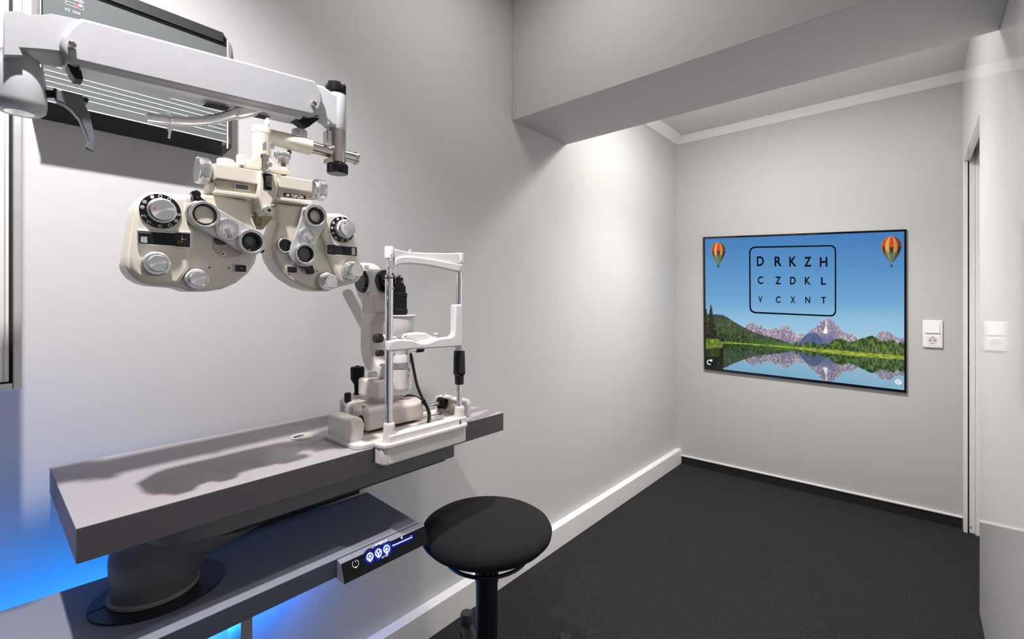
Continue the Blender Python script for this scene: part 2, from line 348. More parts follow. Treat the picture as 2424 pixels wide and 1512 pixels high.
def picture(px, py):
    X = (px-1660)*4.848; Y = (py-700)*4.848
    a = land(X, Y)
    ym = 555+.0864*(X-590)
    wn = (vnoise(X/9, Y/4, 81)-.5)*5
    Yr = 2*ym-Y; Yr = np.where(X < 250, 2*598-Y, Yr); Yr = np.minimum(Yr, pl(X, MT)-4)
    w = land(X+wn, Yr)
    w = w*C(.86, .88, .88)+C(2, 5, 6)
    dk = (X < 250) & (Y > 600)
    w = np.where(dk[..., None], w*.52, w)
    a = np.where((Y > pl(X, SH)+(vnoise(X/30, Y*0, 15)-.5)*6)[..., None], w, a)
    for cx, cy, rx, top, bot, by in ((1700, 592, 16.8, 573, 623, 630), (2110, 583, 24.5, 559, 620, 629)):
        hgt = bot-top; tt = (py-top)/hgt
        prof_ = np.where(tt < .42, np.sqrt(np.clip(1-((.42-tt)/.42)**2, 0, 1)), np.clip(1-((tt-.42)/.58)**1.6, 0, 1)*.86+.14)
        ins = (tt > 0) & (tt < 1) & (np.abs(px-cx) < rx*prof_)
        s_ = (px-cx)/(rx*np.maximum(prof_, .05)); ang = np.arcsin(np.clip(s_, -1, 1))/PI*7+3.5
        k = np.floor(ang); f = ang-k; even = (k % 2 == 0)
        zig = tt+np.abs(f-.5)*.22
        c = np.where(even[..., None], C(212, 152, 62), np.where((zig < .46)[..., None], C(192, 62, 40), np.where((zig < .68)[..., None], C(58, 44, 62), C(44, 122, 96))))
        c = np.where(((tt > .60) & even)[..., None], C(150, 118, 62), c)
        c = c*(1.08-.42*np.abs(s_+.25)[..., None]**2)
        a = np.where(ins[..., None], c, a)
        bk = (np.abs(px-cx) < 2.2) & (py > by-3) & (py < by+3); a = np.where(bk[..., None], C(84, 62, 44), a)
        rp = ((np.abs(np.abs(px-cx)-2) < .6) & (py >= bot) & (py < by-2)); a = np.where(rp[..., None], C(70, 80, 90), a)
    return np.clip(a, 0, 255)
NU, NV = 640, 420
u = np.linspace(0, 1, NU+1); v = np.linspace(0, 1, NV+1); U, V = np.meshgrid(u, v)
A = [np.array(p) for p in inn]
off = np.array((0, .0055, 0))
P = (A[0]*((1-U)*(1-V))[..., None]+A[1]*(U*(1-V))[..., None]+A[2]*(U*V)[..., None]+A[3]*((1-U)*V)[..., None]+off).reshape(-1, 3)
D = P-off-np.array(CAM); zz = D@np.array(FWD); ppx = CX+F*(D@np.array(RGT))/zz; ppy = HY-F*D[:, 2]/zz
pc = picture(ppx.reshape(NV+1, NU+1), ppy.reshape(NV+1, NU+1)).reshape(-1, 3)/255
lin = np.where(pc <= .04045, pc/12.92, ((pc+.055)/1.055)**2.4)
idx = np.arange((NU+1)*(NV+1)).reshape(NV+1, NU+1)
fc = np.stack([idx[:-1, :-1], idx[1:, :-1], idx[1:, 1:], idx[:-1, 1:]], -1).reshape(-1, 4)
me = bpy.data.meshes.new('display'); me.vertices.add(len(P)); me.vertices.foreach_set('co', P.astype(np.float32).ravel())
me.loops.add(fc.size); me.loops.foreach_set('vertex_index', fc.astype(np.int32).ravel())
me.polygons.add(len(fc)); me.polygons.foreach_set('loop_start', np.arange(0, fc.size, 4, dtype=np.int32))
me.update(calc_edges=True)
at = me.color_attributes.new('picture', 'FLOAT_COLOR', 'POINT'); at.data.foreach_set('color', np.concatenate([lin, np.ones((len(lin), 1))], 1).astype(np.float32).ravel())
dm = bpy.data.materials.new('screen_picture'); dm.use_nodes = True; nt = dm.node_tree; b = nt.nodes['Principled BSDF']
an = nt.nodes.new('ShaderNodeVertexColor'); an.layer_name = 'picture'
nt.links.new(an.outputs['Color'], b.inputs['Emission Color']); b.inputs['Emission Strength'].default_value = 1.0
b.inputs['Base Color'].default_value = (.004, .004, .004, 1); b.inputs['Roughness'].default_value = .35; b.inputs['Specular IOR Level'].default_value = .2
me.materials.append(dm)
disp = bpy.data.objects.new('display', me); COL.objects.link(disp); disp.parent = scr; disp.matrix_parent_inverse = Matrix.Translation(-scr.location)
LY = SY+.0035
def sp(px, py): return PY(px, py, LY)
for row, yy, hh in (('DRKZH', 618, 23.5), ('CZDKL', 663, 18.5), ('VCXNT', 708.5, 15.5)):
    for ch, xx in zip(row, (1800, 1842, 1877, 1912, 1949.5)):
        yk = yy+(xx-1800)*.012
        p = sp(xx, yk); k = (sp(xx, yk-hh/2)-sp(xx, yk+hh/2)).length
        MB().txt(ch, p, X1, Z1, k, k*(.645 if ch not in 'LV' else .55), bold=.024).build('letter_print', 'ink', disp)
fo, fi = [], []
def rquad(c, r, n=8):
    out = []
    for i in range(4):
        p0 = np.array(c[i-1], float); p1 = np.array(c[i], float); p2 = np.array(c[(i+1) % 4], float)
        a = p1+(p0-p1)/np.linalg.norm(p0-p1)*r; e = p1+(p2-p1)/np.linalg.norm(p2-p1)*r
        for t in np.linspace(0, 1, n): out.append((1-t)**2*a+2*t*(1-t)*p1+t*t*e)
    return out
ro = rquad([(1773, 583.5), (1979.5, 579.5), (1979.5, 749.8), (1774, 741)], 16); ri = rquad([(1776.5, 587), (1976, 583), (1976, 746), (1777.5, 737.3)], 13)
cf = MB(); n = len(ro); vo = [cf.bm.verts.new(sp(*p)) for p in ro]; vi = [cf.bm.verts.new(sp(*p)) for p in ri]
for i in range(n): cf.bm.faces.new([vo[i], vo[(i+1) % n], vi[(i+1) % n], vi[i]])
cf.build('chart_border', 'ink', disp)
M['icon'] = mat('icon_white', (.02, .02, .02), .5, emit=(1, 1, 1), estr=.95)
ic = MB()
def arc(c, R, r, a0, a1, n=24):
    o = [sp(c[0]+R*math.cos(a0+(a1-a0)*i/n), c[1]+R*math.sin(a0+(a1-a0)*i/n)) for i in range(n+1)]
    w_ = [sp(c[0]+r*math.cos(a0+(a1-a0)*i/n), c[1]+r*math.sin(a0+(a1-a0)*i/n)) for i in range(n+1)]
    for i in range(n): ic.poly([o[i], o[i+1], w_[i+1], w_[i]])
arc((1679.5, 857), 6.2, 4.2, math.radians(60), math.radians(320))
ic.poly([sp(1680, 854.5), sp(1685.6, 848.5), sp(1686, 856)])
ic.build('reload_logo', 'icon', disp)
ic = MB()
ev = [(2126.5+9.3*math.cos(a)*1.0, 904+1.2*math.cos(a)+6.2*math.sin(a)*(1-abs(math.cos(a))**3)) for a in np.linspace(0, 2*PI, 32, endpoint=False)]
ic.poly([sp(*p) for p in ev]); ic.build('eye_logo', 'icon', disp)
ic = MB(); LY -= .0006; arc((2126.5, 904), 4.3, 2.4, 0, 2*PI); ic.build('iris_logo', mat('icon_blue', (.1, .2, .3), .5, emit=srgb(120, 150, 175), estr=.8), disp); LY += .0006

# ------------------------------------------------------------------ light switch with socket
sw = thing('light_switch', 'white rocker switch above a round power socket in one frame beside the screen', 'light switch', PY(2208, 790, BW))
a = PY(2184, 757.5, BW-.012); c = PY(2231.5, 824, BW-.012)
x0, x1, z0, z1 = a.x, c.x, c.z, a.z; sy = BW
MB().box(x0, x1, sy-.011, sy, z0, z1).build('frame', 'switch', sw, bevel=.004)
h = (z1-z0); wv = x1-x0
rk = MB(); zr0 = z1-h*.46; zr1 = z1-h*.075
rk.prism([(x0+wv*.13, sy-.011, zr1), (x0+wv*.13, sy-.0125, zr1), (x0+wv*.13, sy-.018, zr0), (x0+wv*.13, sy-.011, zr0)], (wv*.72, 0, 0)); rk.build('rocker', 'switch', sw, bevel=.001)
zs0 = z0+h*.08; zs1 = z0+h*.46; cxs = (x0+x1)/2; czs = (zs0+zs1)/2
si = MB(); si.box(x0+wv*.13, x1-wv*.15, sy-.0125, sy-.006, zs0, zs1); so = si.build('socket_insert', 'switch', sw, bevel=.0008)
MB().lathe((cxs, sy-.0127, czs), (0, 1, 0), [(-.0006, .0205), (-.0006, .0215), (.001, .0215), (.001, .0205)], 40, closed=True).build('socket_rim', 'switch', so)
MB().lathe((cxs, sy-.0129, czs), (0, 1, 0), [(0, .0200), (.0002, .0200)], 40).build('socket_well', mat('socket_well', (.62, .58, .56), .4), so)
for dx in (-.0095, .0095):
    MB().cyl((cxs+dx, sy-.0136, czs), (cxs+dx, sy-.0129, czs), .0028).build('pin_hole', 'dark', so)
for dz in (-.018, .018): MB().box(cxs-.003, cxs+.003, sy-.0136, sy-.0129, czs+dz-.002, czs+dz+.002).build('earth_clip', 'grille', so)
MB().cyl((cxs, sy-.0134, czs), (cxs, sy-.0129, czs), .0016).build('screw', 'grille', so)

# ------------------------------------------------------------------ wall panel with white lines
XP = .080
pan = thing('vision_test_panel', 'grey glass wall panel with thin white lines in a black frame', 'wall panel', (0, .2, 1.8))
yl, yr = PX(94, 100, XP).y, PX(538, 100, XP).y
zb_, zt_ = PX(526, 333.5, XP).z, 1.925
gb = PX(538, 336.5, XP).z; gt = PX(537, 113.5, XP).z
o1, o2 = .022, .034
fr4 = [(XP, yl, zb_), (XP, yr-.012, zb_), (XP, yr, zb_+.016), (XP, yr, zt_-.014), (XP, yr-.010, zt_), (XP, yl, zt_)]
q0, q1_, q2_, q3_, q4_ = PX(74, 280, 0), PX(526, 370.5, 0), PX(550, 349, 0), PX(549.5, 109, 0), PX(532, 91.5, 0)
bk4 = [(0, q0.y, q1_.z), (0, q1_.y, q1_.z), (0, q2_.y, q2_.z), (0, q3_.y, q3_.z), (0, q4_.y, q4_.z), (0, q0.y, q4_.z)]
MB().loft([bk4, fr4]).build('housing', 'gloss', pan, bevel=.002)
gl = MB().prism([(XP, yl+.004, gb), (XP, yr-.001, gb), (XP, yr-.001, gt), (XP, yl+.004, gt)], (.002, 0, 0)).build('glass', 'panelglass', pan)
ln = MB()
for k in range(8):
    z = gb+.0186+.0107*k; ln.box(XP+.002, XP+.0026, yl+.006, yr-.003, z-.0007, z+.0007)
ln.build('stripe_print', 'print', gl)
ed = MB(); ed.box(XP-.001, XP+.0026, yr-.0012, yr+.0012, gb-.016, gt+.020); ed.box(XP-.001, XP+.0026, yl-.001, yr, gb-.001, gb+.0006); ed.box(XP-.001, XP+.0026, yl, yl+.002, gb, gt+.03)
ed.build('trim_edging', 'print', pan)
tb = MB(); tb.box(XP, XP+.003, yl, yr-.01, gt+.010, zt_-.002); tb.build('top_strip', mat('dark_grey_strip', (.022, .024, .025), .35), pan)
lo = MB()
def yzp(px, py, x=XP+.0025): return PX(px, py, x)
lo.txt('FZ', yzp(160.5, 23.5), Y1, Z1, .0050, .0078); lo.build('lettering', 'print', gl); lo = MB(); lo.txt('250', yzp(180.5, 30), Y1, Z1, .0050, .0115)
lo.build('lettering', 'print', gl); lo = MB(); lo.txt('SER', yzp(184, 1), Y1, Z1, .0055, .017)
lo.build('lettering', 'print', gl); lo = MB()
for pa, pb in (((155, -12), (198, 9)), ((155, 1), (198, 24))):
    a_ = yzp(pa[0], pa[1]); b_ = yzp(pb[0], pb[1]); t_ = .0005
    for y0, y1, z0_, z1_ in ((a_.y, b_.y, a_.z-t_, a_.z), (a_.y, b_.y, b_.z, b_.z+t_), (a_.y, a_.y+t_, b_.z, a_.z), (b_.y-t_, b_.y, b_.z, a_.z)):
        lo.poly([(XP+.0027, y0, z0_), (XP+.0027, y1, z0_), (XP+.0027, y1, z1_), (XP+.0027, y0, z1_)])
lo.build('logo_border', 'print', gl)
for nm, cc, dxp in (('red_dot', 'red', 183), ('white_dot', 'print', 190.5)):
    e = MB(); p_ = yzp(dxp, 14); e.lathe((XP+.0022+(.0004 if cc == 'print' else 0), p_.y, p_.z), (1, 0, 0), [(0, .0033), (.0006, .0033)], 24)
    e.build(nm, cc, gl)

# ------------------------------------------------------------------ wall cabinet at the edge
XC = .166
cab = thing('wall_cabinet', 'white wall cabinet door in a grey aluminium frame hanging above the shelf end', 'cabinet', (0, -.2, 1.09))
ye = PX(52.5, 920, XC).y; zb = PX(52.5, 921, XC).z
MB().box(0, XC-.012, -.62, ye-.002, zb+.004, 2.35).build('carcass', 'cabinet', cab, bevel=.002)
fw = ye-PX(30, 700, XC).y; fh = .0125
cfm = MB(); cfm.box(XC-.012, XC, ye-fw, ye, zb, 2.35); cfm.box(XC-.012, XC, -.62, ye-fw-.0002, zb, zb+fh); df = cfm.build('door_frame', 'aluflat', cab, bevel=.002)
MB().box(XC-.012, XC-.004, -.62, ye-fw-.0045, zb+fh+.003, 2.35).build('door_panel', 'cabinet', cab, bevel=.001)
MB().box(XC-.013, XC-.010, -.62, ye-fw+.001, zb+fh-.001, 2.35).build('seal', 'dark', cab)
MB().box(XC-.006, XC-.001, ye-fw-.0105, ye-fw-.0085, zb+fh+.004, 2.35).build('door_edging', 'aluflat', cab)

# ------------------------------------------------------------------ refraction unit: worktop, column, lower shelf, control panel
unit = thing('instrument_table', 'grey refraction unit with an upper worktop on a curved column over a lower shelf', 'instrument table', (.15, .3, 0))
XT0, XT1, YT0, YT1 = .03, .431, .098, 1.072
tt = MB().box(XT0, XT1-.002, YT0, YT1, TZ-.054, TZ).build('worktop', 'table', unit, bevel=.0012)
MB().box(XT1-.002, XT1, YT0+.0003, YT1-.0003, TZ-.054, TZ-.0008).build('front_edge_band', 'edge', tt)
g0 = PZ(718.5, 1034, TZ)
gr = MB().lathe((g0.x, g0.y, TZ), (0, 0, 1), [(0, .031), (.003, .031), (.0045, .028), (.0045, .001)], 40).build('cable_grommet', 'grommet', tt)
MB().prism([(g0.x-.004, g0.y-.026, TZ+.0042), (g0.x-.007, g0.y-.006, TZ+.0042), (g0.x-.001, g0.y+.002, TZ+.0042), (g0.x+.004, g0.y-.002, TZ+.0042), (g0.x+.006, g0.y-.026, TZ+.0042)], (0, 0, .0008)).build('cable_slot', 'dark', gr)
pf = PX(1118, 1050, .40); MB().lathe((.385, pf.y, TZ-.054), (0, 0, -1), [(0, .024), (.008, .023), (.014, .014)], 32).build('underside_foot', 'black', unit)
MB().prism([(.27, .22, .8), (.30, .205, .8), (.34, .205, .8), (.37, .222, .8), (.39, .255, .8), (.40, .30, .8), (.40, .898, .8), (.27, .898, .8)], (0, 0, TZ-.0545-.8)).build('support_rail', 'rail', unit, bevel=.004)
MB().box(.28, .372, .50, .885, .786, .7998).build('rail_channel', 'black', unit)
# curved column
def sup(cx, cy, rx, ry, ang, z, n=56):
    return [(cx+rx*math.cos(t)*math.cos(ang)-ry*math.sin(t)*math.sin(ang), cy+rx*math.cos(t)*math.sin(ang)+ry*math.sin(t)*math.cos(ang), z) for t in np.linspace(0, 2*PI, n, endpoint=False)]
rings = []
for i in range(15):
    t = i/14; z = SZ+.004+t*(.799-SZ-.004); e = t**1.9
    rings.append(sup(.262+.040*e, .230+.056*e, .068+.075*e, .066+.004*e, math.radians(90-40*min(1, e*1.5)), z))
cl = MB().loft(rings).build('column_shell', 'column', unit, ang=60)
MB().loft([sup(.262, .230, .074, .072, PI/2, SZ+.004), sup(.262, .230, .074, .072, PI/2, SZ+.013)]).build('column_collar', mat('grey_collar', (.19, .19, .19), .4), cl, bevel=.002)
br = MB().loft([sup(.268, .238, .110, .096, PI/2, SZ), sup(.268, .238, .110, .096, PI/2, SZ+.004)]).build('column_foot', 'ring', unit)
MB().box(.259, .262, .129, .156, SZ+.0038, SZ+.0046).build('foot_seam', 'dark', br)
# lower shelf
XS = .428; YS1 = .754; ST = .040
lsh = MB().prism([(.085, -.75, SZ-ST), (XS-.002, -.75, SZ-ST), (XS-.002, YS1-.006, SZ-ST), (.157, YS1+.012, SZ-ST)], (0, 0, ST)).build('lower_shelf', 'shelf', unit, bevel=.0018)
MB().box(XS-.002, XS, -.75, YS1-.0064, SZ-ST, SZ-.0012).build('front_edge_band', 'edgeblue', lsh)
pt = [(XS, SZ-.002), (XS+.014, SZ-.006), (XS+.030, SZ-.046), (XS-.012, SZ-.044), (XS-.012, SZ-ST-.0006), (XS+.0005, SZ-ST-.0006)]
yA, yB = .5235, .756
cp = MB().prism([(x, yA, z) for x, z in pt], (0, yB-yA, 0)).build('control_panel', 'shelf', unit, bevel=.0008)
A0, A1 = Vector((XS+.0145, 0, SZ-.0065)), Vector((XS+.0302, 0, SZ-.0458))
dn = (A1-A0); fnorm = Vector((-dn.z, 0, dn.x)).normalized()
if fnorm.x < 0: fnorm = -fnorm
upv = -dn.normalized()
def pp(s, t, lift=0): return A0+dn*t+Y1*(yA+(yB-yA)*s)+fnorm*lift
MB().prism([pp(.004, .02, .0002), pp(.996, .02, .0002), pp(.996, .98, .0002), pp(.004, .98, .0002)], fnorm*.0010).build('panel_glass', mat('panel_black', (.006, .006, .007), .3, spec=.12), cp)
def onp(px, py, lift=.0016):
    d = ray(px, py); o = pp(0, 0, lift); t = (o-CAM).dot(fnorm)/d.dot(fnorm); return CAM+d*t
def pring(b, c, R, r, a0=0, a1=2*PI, n=32, lift=.0018):
    c0 = onp(*c, lift)
    P_ = lambda rad, a: c0+Y1*(rad*math.cos(a))+upv*(rad*math.sin(a))
    for i in range(n):
        p, q2 = a0+(a1-a0)*i/n, a0+(a1-a0)*(i+1)/n; b.poly([P_(R, p), P_(R, q2), P_(r, q2), P_(r, p)])
M['glow'] = bpy.data.materials.new('blue_glow'); M['glow'].use_nodes = True
_n = M['glow'].node_tree; _b = _n.nodes['Principled BSDF']; _b.inputs['Base Color'].default_value = (.006, .006, .007, 1); _b.inputs['Roughness'].default_value = .3; _b.inputs['Specular IOR Level'].default_value = .12
_v = _n.nodes.new('ShaderNodeVertexColor'); _v.layer_name = 'glow'; _n.links.new(_v.outputs['Color'], _b.inputs['Emission Color']); _b.inputs['Emission Strength'].default_value = 1.0
def glow(rings, name, par):      # rings: rows of points with a brightness each; light bleeding through the glass round a lit symbol
    b = MB(); b.loft([r for r, _ in rings], cap=False, close=rings[0][1][1]); vals = []
    o = b.build(name, 'glow', par); me_ = o.data; at_ = me_.color_attributes.new('glow', 'FLOAT_COLOR', 'POINT')
    pts = [(Vector(x), k[0]) for r, k in rings for x in r]
    for i, v_ in enumerate(me_.vertices):
        k = min(pts, key=lambda t: (t[0]-v_.co).length)[1]; at_.data[i].color = (k*k*.02, k*.035+k**3*.05, k*1.0, 1)
    return o
def gring(c, name, par, R_=.0165, lift=.0013):
    c0 = onp(*c, lift); rows = []
    for f in (.02, .45, .6, .75, .88, 1.0):
        rr = R_*f; kk_ = .9 if f < .5 else .9*(1-(f-.45)/.55)**1.6
        rows.append(([c0+Y1*(rr*math.cos(t))+upv*(rr*math.sin(t))*min(1, .0125/R_ if False else 1) for t in np.linspace(0, 2*PI, 32, endpoint=False)], (kk_, True)))
    return glow(rows, name, par)
def gbar(p, q2, name, par, w=.009, lift=.0012):
    p = onp(*p, lift); q2 = onp(*q2, lift); t = (q2-p).normalized(); s_ = fnorm.cross(t)
    rows = [([p-t*.003+s_*w*f, p+s_*w*f, q2+s_*w*f, q2+t*.003+s_*w*f], ((1-abs(f))**1.8*.8, False)) for f in (-1, -.6, -.3, 0, .3, .6, 1)]
    return glow(rows, name, par)
def pbar(b, p, q2, w, lift=.0018):
    p = onp(*p, lift); q2 = onp(*q2, lift); t = (q2-p).normalized(); s_ = fnorm.cross(t)*w/2; b.poly([p-s_, q2-s_, q2+s_, p+s_])
for k, pc_ in enumerate((c9(805, 985), c9(975, 908), c9(1137, 830))):
    halo = gring(pc_, 'button_halo', cp, .0175, .0012+.00005*k)
    bt = MB(); pring(bt, pc_, .0086, .0064)
    if k < 2:
        sg = 1 if k == 0 else -1; x, y = pc_
        pbar(bt, (x-3.6, y+4.2*sg+1.4), (x, y-4.5*sg), .0017); pbar(bt, (x, y-4.5*sg), (x+3.6, y+4.2*sg-1.4), .0017)
    else: pring(bt, (pc_[0], pc_[1]-1), .0022, .0001); pring(bt, (pc_[0], pc_[1]+3), .0038, .0001, 0, PI)
    pring(bt, (pc_[0]+.6, pc_[1]+8.5), .0030, .0001)
    bt.build('touch_button', 'ledwhite', halo)
pw = MB(); pw_c = c9(518, 1125); pring(pw, pw_c, .0080, .0070, math.radians(120), math.radians(420)); pbar(pw, (pw_c[0]-1, pw_c[1]-9), (pw_c[0]+.5, pw_c[1]-3.5), .0010)
po = pw.build('power_button', mat('power_glow', (.3, .3, .35), .4, emit=(.62, .6, .75), estr=.8), cp)
pl_ = MB(); pring(pl_, (pw_c[0]+.6, pw_c[1]+8.3), .0015, .0001); pl_.build('power_light', 'ledyellow', po)
gbar(c9(1255, 768), c9(1640, 595), 'slider_halo', cp)
sl = MB(); pbar(sl, c9(1255, 768), c9(1640, 595), .0016); sl.build('slider_bar', 'ledwhite', cp)
lg = MB(); M['panelprint'] = mat('panel_print', (.7, .72, .8), .5, emit=(.7, .75, .95), estr=.9)
rtp = (onp(*c9(1145, 660))-onp(*c9(975, 735))).normalized(); upp = fnorm.cross(rtp)
if upp.z < 0: upp = -upp
lg.txt('TOPCON', onp(*c9(1062, 697)), rtp, upp, .0050, (onp(*c9(1145, 660))-onp(*c9(975, 737))).length, bold=.02)
for k in range(2):
    x, y = c9(925+32*k, 755-14*k); pbar(lg, (x-2, y+2.2), (x+1.8, y-2.6), .0022)
lg.build('lettering', 'panelprint', cp); lg = MB(); lg.txt('IS-100', onp(*c9(1102, 972)), rtp, upp, .0042, (onp(*c9(1162, 945))-onp(*c9(1042, 1000))).length)
lg.build('lettering', 'panelprint', cp); lg = MB(); x, y = c9(1435, 610); lg.prism([onp(x-2.4, y-1), onp(x+2.4, y-2.6), onp(x+1.2, y+2), onp(x-.8, y+2.6)], fnorm*.0002)
lg.build('icon_print', 'panelprint', cp); lg = MB(); x, y = c9(1258, 748); pbar(lg, (x-1, y), (x+1, y-.4), .0006); lg.build('icon_print', 'panelprint', cp); lg = MB(); x, y = c9(1625, 572); pbar(lg, (x-1, y), (x+1, y-.4), .0006); pbar(lg, (x, y-1), (x, y+1), .0006)
lg.build('icon_print', 'panelprint', cp)
MB().box(.13, .22, .400, .4245, 0, SZ-ST-.0004).build('shelf_leg', mat('leg_grey', (.36, .33, .32), .5), unit, bevel=.002)
MB().box(.135, .150, .285, .745, SZ, SZ+.028).build('shelf_glow_blocker', 'ring', unit)  # added dark strip that hides the blue glow behind the shelf
MB().box(.112, .124, -.75, .396, SZ-ST-.014, SZ-ST-.0005).build('led_strip', 'led', unit)

# ------------------------------------------------------------------ stool
SX, SYY = .462, .966
st = thing('stool', 'round black fabric stool with a ring lever under its seat', 'stool', (SX, SYY, 0))
pr = [(.553, .02), (.553, .10), (.556, .150), (.563, .174), (.576, .186), (.590, .1885), (.603, .182), (.614, .165), (.622, .135), (.627, .09), (.629, .045), (.6295, .001)]
MB().lathe((SX, SYY, 0), (0, 0, 1), pr, 72).build('seat', 'fabric', st, ang=80)
rg = MB().torus((SX, SYY, .516), (0, 0, 1), .117, .0052); 
ro_ = rg.build('lever_ring', 'black', st)
for a_ in (200, 320, 80):
    a_ = math.radians(a_); MB().tube([(SX+.03*math.cos(a_), SYY+.03*math.sin(a_), .550), (SX+.117*math.cos(a_), SYY+.117*math.sin(a_), .516)], .008).build('spoke', 'black', ro_)
MB().lathe((SX, SYY, 0), (0, 0, 1), [(.44, .0335), (.515, .0350), (.535, .0360), (.552, .0345)], 40).build('gas_lift_sleeve', 'black', st)
MB().lathe((SX, SYY, 0), (0, 0, 1), [(.10, .031), (.445, .0315)], 40).build('gas_lift', 'black', st)
MB().lathe((SX, SYY, 0), (0, 0, 1), [(.055, .045), (.07, .055), (.11, .05), (.135, .04)], 40).build('base_hub', 'black', st, bevel=.003)
for k in range(5):
    a_ = math.radians(147.8+72*k); dx, dy = math.cos(a_), math.sin(a_)
    lgm = MB().tube([(SX+.03*dx, SYY+.03*dy, .10), (SX+.15*dx, SYY+.15*dy, .105), (SX+.25*dx, SYY+.25*dy, .105), (SX+.297*dx, SYY+.297*dy, .10)], [.030, .028, .025, .022], 18).build('leg', 'black', st)
    MB().lathe((SX+.30*dx, SYY+.30*dy, 0), (0, 0, 1), [(.07, .020), (.075, .0225), (.150, .0215), (.154, .019)], 32).build('leg_cap', mat('cap_black', (.03, .029, .03), .5) if k == 0 else 'black', lgm)
    cb = MB()
    for s_ in (-1, 1): cb.cyl((SX+.30*dx-dy*.012*s_, SYY+.30*dy+dx*.012*s_, .026), (SX+.30*dx-dy*.028*s_, SYY+.30*dy+dx*.028*s_, .026), .026)
    cb.cyl((SX+.30*dx, SYY+.30*dy, .03), (SX+.30*dx, SYY+.30*dy, .075), .010); cb.build('caster', 'black', lgm, bevel=.003)

# ------------------------------------------------------------------ the support arm over the worktop
AF, AB = .423, .361
arm = thing('phoropter_support', 'long white enamelled swing arm on a pole reaching out above the worktop', 'support arm', PX(60, 200, .403))
cov = [(186, 39), (194, 38), (600, 148), (742, 187), (750, 191), (754, 203), (764, 222), (766, 240), (760, 258), (751, 272), (740, 275), (600, 245), (164, 145), (150, 124), (142, 104), (144, 84), (158, 62)]
def slope_back(pts, xf, xb, drop, frac):     # a casting whose top slopes down towards the wall
    a = [PX(x, y, xf) for x, y in pts]; b = []
    for (x, y), p in zip(pts, a):
        zs = [r.z for r in a if abs(r.y-p.y) < .06]; lo, hi = min(zs), max(zs); t = (p.z-lo)/max(hi-lo, 1e-4)
        b.append(Vector((xb, p.y, p.z-drop*max(0, (t-frac)/(1-frac)))))
    return MB().loft([a, b])
ac = slope_back(cov, AF, AB, .045, .35).build('arm_cover', 'armwhite', arm, bevel=.007, seg=4)
for i, (x, y, r) in enumerate(((172, 104, 7.5), (746, 244, 5.5))):
    s_ = MB(); s_.disc(x, y, r, AF-.002, AF+.012); s = s_.build('screw', 'steel', ac, bevel=.001)
    c_ = PX(x, y, AF+.0125); dv = Vector((0, .72, -.69))*r*depth(c_)/F; sv = Vector((0, .69, .72))*.0011
    MB().prism([c_-dv-sv, c_+dv-sv, c_+dv+sv, c_-dv+sv], (-.001, 0, 0)).build('screw_groove', 'dark', s)
ac.modifiers['soft_edge'].use_clamp_overlap = False
# inner channel under the cover
ch = MB(); ch.plate([(188, 152), (600, 245), (715, 272), (715, 280), (600, 254), (190, 160)], .417, .367); ch.build('inner_channel', 'armgrey', arm)
def under(p4, x0, x1, m, name, par):
    # a slot plate lying on the sloping underside between wx x0 and x1
    a, b_ = p4; A_ = PX(*a, AF); B_ = PX(*b_, AF); dn_ = Vector((0, 0, -.0006))
    MB().prism([Vector((x0, A_.y, A_.z))+dn_, Vector((x1, A_.y, A_.z))+dn_, Vector((x1, B_.y, B_.z))+dn_, Vector((x0, B_.y, B_.z))+dn_], (0, 0, -.0006)).build(name, m, par)
under(((498, 234), (555, 246)), .377, .401, 'dark', 'slot', ac)
under(((590, 254.5), (650, 268)), .377, .401, 'dark', 'slot', ac)
MB().plate([(160, 150), (190, 156), (197, 188), (178, 186), (166, 168)], .405, .379).build('inner_link', 'rubber', arm)
MB().plate([(700, 282), (722, 274), (757, 281), (752, 284), (731, 300), (726, 301)], .405, .379).build('inner_link', 'rubber', arm)
# shoulder casting and pivot housing
sh = [(9, 28), (40, 25), (75, 35), (98, 35), (122, 32), (150, 38), (190, 46), (190, 126), (145, 121), (100, 116), (45, 112), (54, 131), (9, 130)]
sho = slope_back(sh, .413, .345, .055, .3).build('shoulder', 'armwhite', arm, bevel=.008, seg=4)
sho.modifiers['soft_edge'].width = .004
fl = MB()
a0 = [PX(x, y, .409) for x, y in ((46, 113), (146, 122), (150, 128))]
MB().loft([[PX(48, 110, .405), PX(150, 121, .405), PX(150, 119, .355), PX(48, 112, .355)], [PX(66, 130, .398), PX(150, 145, .398), PX(152, 143, .361), PX(68, 130, .361)], [PX(98, 153, .39), PX(146, 160, .39), PX(150, 158, .368), PX(100, 154, .368)]]).build('shoulder_web', 'armgrey', sho, bevel=.004)
HX = .375; hc = PX(46, 200, HX); hz = lambda y: PX(46, y, HX).z
hz0, hz1 = hz(266), hz(133)
hous = MB().lathe((hc.x, hc.y, 0), (0, 0, 1), [(hz0, .0245), (hz(258), .0292), (hz(240), .0305), (hz(200), .0298), (hz(158), .0262), (hz(147), .0225), (hz1, .0205), (hz(128), .0205)], 64).build('pivot_housing', 'armwhite', arm, ang=50)
MB().lathe((hc.x, hc.y, hz0), (0, 0, -1), [(-.001, .0165), (.0008, .0165), (.0012, .0145)], 48).build('bottom_cap', 'alu', hous)
# short carrier to a ceiling pole, beyond the edge of the photograph
PXc, PYc = hc.x-.02, hc.y-.115
MB().tube([(hc.x, hc.y-.015, hz(205)), (hc.x-.01, hc.y-.06, hz(205)), (PXc, PYc, hz(205))], .018, 20).build('carrier_tube', 'armwhite', arm)
MB().cyl((PXc, PYc, hz(205)-.05), (PXc, PYc, ZC), .026).build('pole', 'armwhite', arm)
